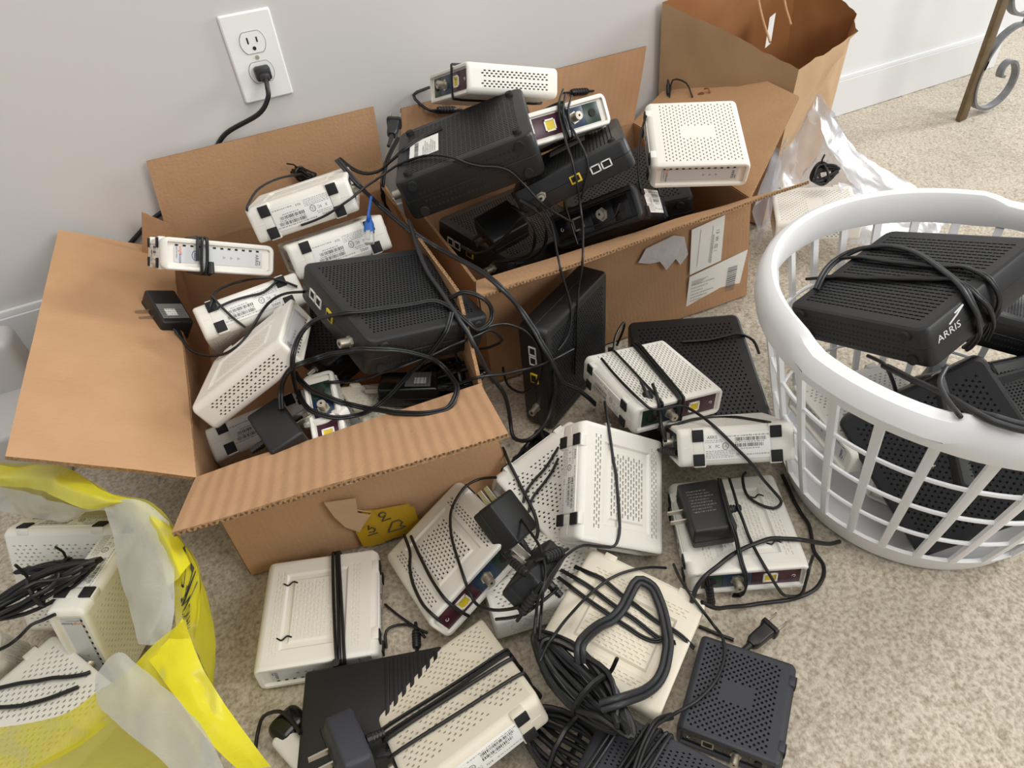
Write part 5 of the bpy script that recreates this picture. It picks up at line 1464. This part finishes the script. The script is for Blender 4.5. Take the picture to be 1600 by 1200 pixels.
    ('power_cable', 2.2, 'cordg', 1.2, 'black power cable upright loop before the tipped gateway in the basket',
     [(525, -828, 250), (496, -842, 257), (473, -863, 266), (451, -885, 279), (451, -889, 277)]),
    ('power_cable', 1.9, 'cord', 1.0, 'black power cable first of the tangle at the left edge in the yellow bag',
     [(-315, -566, 158), (-303, -564, 158), (-289, -567, 165), (-279, -563, 163), (-268, -564, 159), (-256, -566, 157), (-252, -565, 156)]),
    ('power_cable', 1.9, 'cord', 1.0, 'black power cable second of the tangle at the left edge in the yellow bag',
     [(-316, -575, 155), (-306, -573, 154), (-295, -573, 155), (-283, -574, 159), (-273, -569, 156), (-263, -564, 158), (-261, -560, 160)]),
    ('power_cable', 1.8, 'cord', 1.0, 'black power cable over the corner modem at the left edge of the yellow bag',
     [(-338, -578, 114), (-331, -571, 107), (-322, -564, 105), (-304, -571, 121), (-287, -583, 134), (-274, -587, 139)]),
    ('power_cable', 2.0, 'cord', 1.0, 'black power cable upper band over the lowest modem in the yellow bag',
     [(-352, -595, 85), (-340, -598, 85), (-328, -602, 86), (-315, -607, 86), (-301, -612, 87), (-288, -618, 87), (-275, -622, 86), (-269, -622, 85)]),
    ('power_cable', 2.0, 'cord', 1.0, 'black power cable lower band over the lowest modem in the yellow bag',
     [(-350, -615, 85), (-338, -622, 87), (-326, -627, 87), (-314, -630, 87), (-303, -632, 87), (-291, -633, 87), (-279, -633, 86)]),
    ('power_cable', 1.9, 'cord', 1.0, 'black power cable round loop before the standing gateway',
     [(208, -481, 197), (230, -475, 194), (254, -464, 180), (272, -470, 169), (280, -484, 159), (283, -492, 143), (282, -493, 120), (277, -489, 92), (265, -470, 65), (259, -436, 54), (267, -403, 51), (271, -393, 51)]),
    ('power_cable', 1.9, 'cord', 1.0, 'black power cable level across the gap before the standing gateway',
     [(158, -493, 142), (170, -514, 161), (182, -533, 177), (198, -532, 172), (220, -521, 156), (242, -509, 142), (266, -499, 129), (286, -496, 125), (306, -494, 124), (331, -481, 115), (340, -477, 112)]),
    ('power_cable', 2.0, 'cord', 1.3, 'black power cable first coil beside the adapter in right box',
     [(289, -237, 168), (295, -270, 170), (306, -295, 183), (321, -307, 197), (333, -320, 216), (341, -340, 241), (351, -347, 249)]),
    ('power_cable', 2.0, 'cord', 1.3, 'black power cable second coil beside the adapter in right box',
     [(344, -338, 267), (359, -351, 255), (370, -353, 236), (378, -344, 208), (378, -330, 180), (367, -311, 157), (347, -301, 150)]),
    ('power_cable', 2.0, 'cord', 1.3, 'black power cable third coil beside the adapter in right box',
     [(342, -317, 250), (347, -342, 247), (357, -345, 229), (364, -335, 200), (362, -319, 170), (347, -299, 157), (326, -285, 153), (321, -275, 148)]),
    ('power_cable', 1.3, 'cordg', 1.0, 'black power cable thin bright lead at coax jack of the lowest right box modem',
     [(492, -350, 223), (483, -351, 206), (465, -339, 194), (450, -325, 187), (444, -321, 185)]),
    ('network_cable', 2.0, 'bluecord', 1.0, 'short blue network cable above the second label-up modem in left box',
     [(169, -262, 292), (154, -294, 286), (151, -296, 279)]),
    ('power_cable', 2.2, 'cord', 1.2, 'black power cable in front of the wrapped white modem port end, curling down',
     [(377, -601, 127), (367, -625, 128), (364, -635, 114), (359, -646, 103), (352, -664, 99)]),
    ('power_cable', 1.8, 'cord', 1.0, 'black power cable lying behind the label-up modem along flat gateway edge',
     [(360, -652, 107), (372, -660, 114), (398, -653, 101), (422, -650, 89), (439, -658, 88), (444, -675, 100), (442, -698, 117), (438, -721, 135), (442, -725, 135)]),
    ('power_cable', 2.2, 'cord', 1.2, 'black power cable draped over the right edge of the flat gateway',
     [(508, -493, 64), (525, -503, 65), (542, -512, 66), (562, -519, 68), (581, -526, 69), (599, -536, 57), (614, -538, 28)]),
    ('power_cable', 1.8, 'cord', 1.0, 'black power cable small upright loop beside the wrapped white modem',
     [(382, -508, 113), (399, -488, 118), (424, -468, 116), (433, -456, 94), (432, -442, 56)]),
]
for nm_, r_, mt_, fl_, lab_, pts_ in CABLES:
    mb_ = MB(); q_ = spline(pts_, 3)
    if fl_ >= 1.3:                                      # twin-lead flex: two cores side by side
        for s_ in (-1, 1):
            off_ = []
            for i_ in range(len(q_)):
                d_ = (q_[min(i_ + 1, len(q_) - 1)] - q_[max(i_ - 1, 0)]).normalized(); n_ = d_.cross(Vector((0, -0.4, 1)))
                off_.append(q_[i_] + (n_.normalized() if n_.length > 0.05 else Vector((1, 0, 0))) * (s_ * r_ * 0.62))
            mb_.tube(off_, r_ * 0.72, 7)
    else: mb_.tube(q_, r_ * 0.95, 8)
    o_ = put(nm_, mb_.mesh(nm_, [M[mt_]], ang=60)); tag(o_, lab_, 'cable')
    if fl_ >= 1.3: o_['kind'] = 'thing'
FERRITES = [
    ('ferrite_core', 'ribbed black ferrite core beside the topmost modem', 5.5, (358, -20, 291), (389, -19, 284)),
    ('ferrite_core', 'ribbed black ferrite core above the green port plate', 5.5, (606, -23, 265), (640, -21, 259)),
    ('ferrite_core', 'ribbed black ferrite core on the wrapped modem by the flat gateway', 5.5, (365, -604, 123), (363, -631, 106)),
    ('ferrite_core', 'ribbed black ferrite core over the hanging adapter', 5.5, (149, -749, 127), (172, -741, 111)),
    ('ferrite_core', 'ribbed black barrel at the port end of the label-up modem by basket', 4.5, (348, -664, 86), (351, -687, 103)),
    ('barrel_plug', 'ribbed black barrel plug in the green port of leaning modem', 4.0, (121, -734, 125), (125, -761, 136)),
    ('barrel_plug', 'black barrel plug under the ports of modem beside the basket', 4.0, (313, -802, 24), (313, -811, -1)),
    ('barrel_plug', 'black barrel plug upright behind the lone modem on right box', 3.5, (806, -33, 238), (801, -42, 223)),
    ('barrel_plug', 'black barrel plug on a thin lead lying on the carpet behind ribbed router', 4.5, (20, -684, 2), (14, -702, 0)),
    ('barrel_plug', 'ribbed black barrel plug pointing down over the slotted modem', 4.5, (125, -777, 127), (109, -779, 108)),
]
for nm_, lab_, r_, p_, q_ in FERRITES:
    p_, q_ = Vector(p_), Vector(q_); d_ = q_ - p_; t_ = thing(nm_, lab_, 'plug')
    mb_ = MB(); mb_.tube([p_ - d_ * .02, p_, p_ + d_ * .06, p_ + d_ * .94, q_, q_ + d_ * .02], [r_ * .5, r_ * .85, r_, r_, r_ * .85, r_ * .5], 12); part('sleeve', mb_, M['cord'], t_)
    for k_ in range(5):
        mb_ = MB(); a_ = p_ + d_ * (0.15 + k_ * .16); mb_.cyl(a_, a_ + d_ * .07, r_ * 1.09, 12); part('ridge', mb_, M['cordg'], t_)
    for a_, b_ in ((p_, p_ - d_ * .5), (q_, q_ + d_ * .4)):
        mb_ = MB(); mb_.tube([a_, b_], [2.2, 1.6], 7); part('lead', mb_, M['cord'], t_)


# ------------------------------------------------------------------ tidy: every thing's Empty sits at the base of its parts
def rebase():
    bpy.context.view_layer.update()
    for o in list(bpy.data.objects):
        if o.type != 'EMPTY' or o.parent or o.location.length > 1e-9 or not o.children: continue
        lo = Vector((1e9,) * 3); hi = -lo
        for c in o.children:
            for v in c.bound_box:
                for i in range(3): lo[i] = min(lo[i], v[i]); hi[i] = max(hi[i], v[i])
        b = Vector(((lo.x + hi.x) / 2, (lo.y + hi.y) / 2, lo.z))
        o.location = b
        for c in o.children: c.location = c.location - b


rebase()
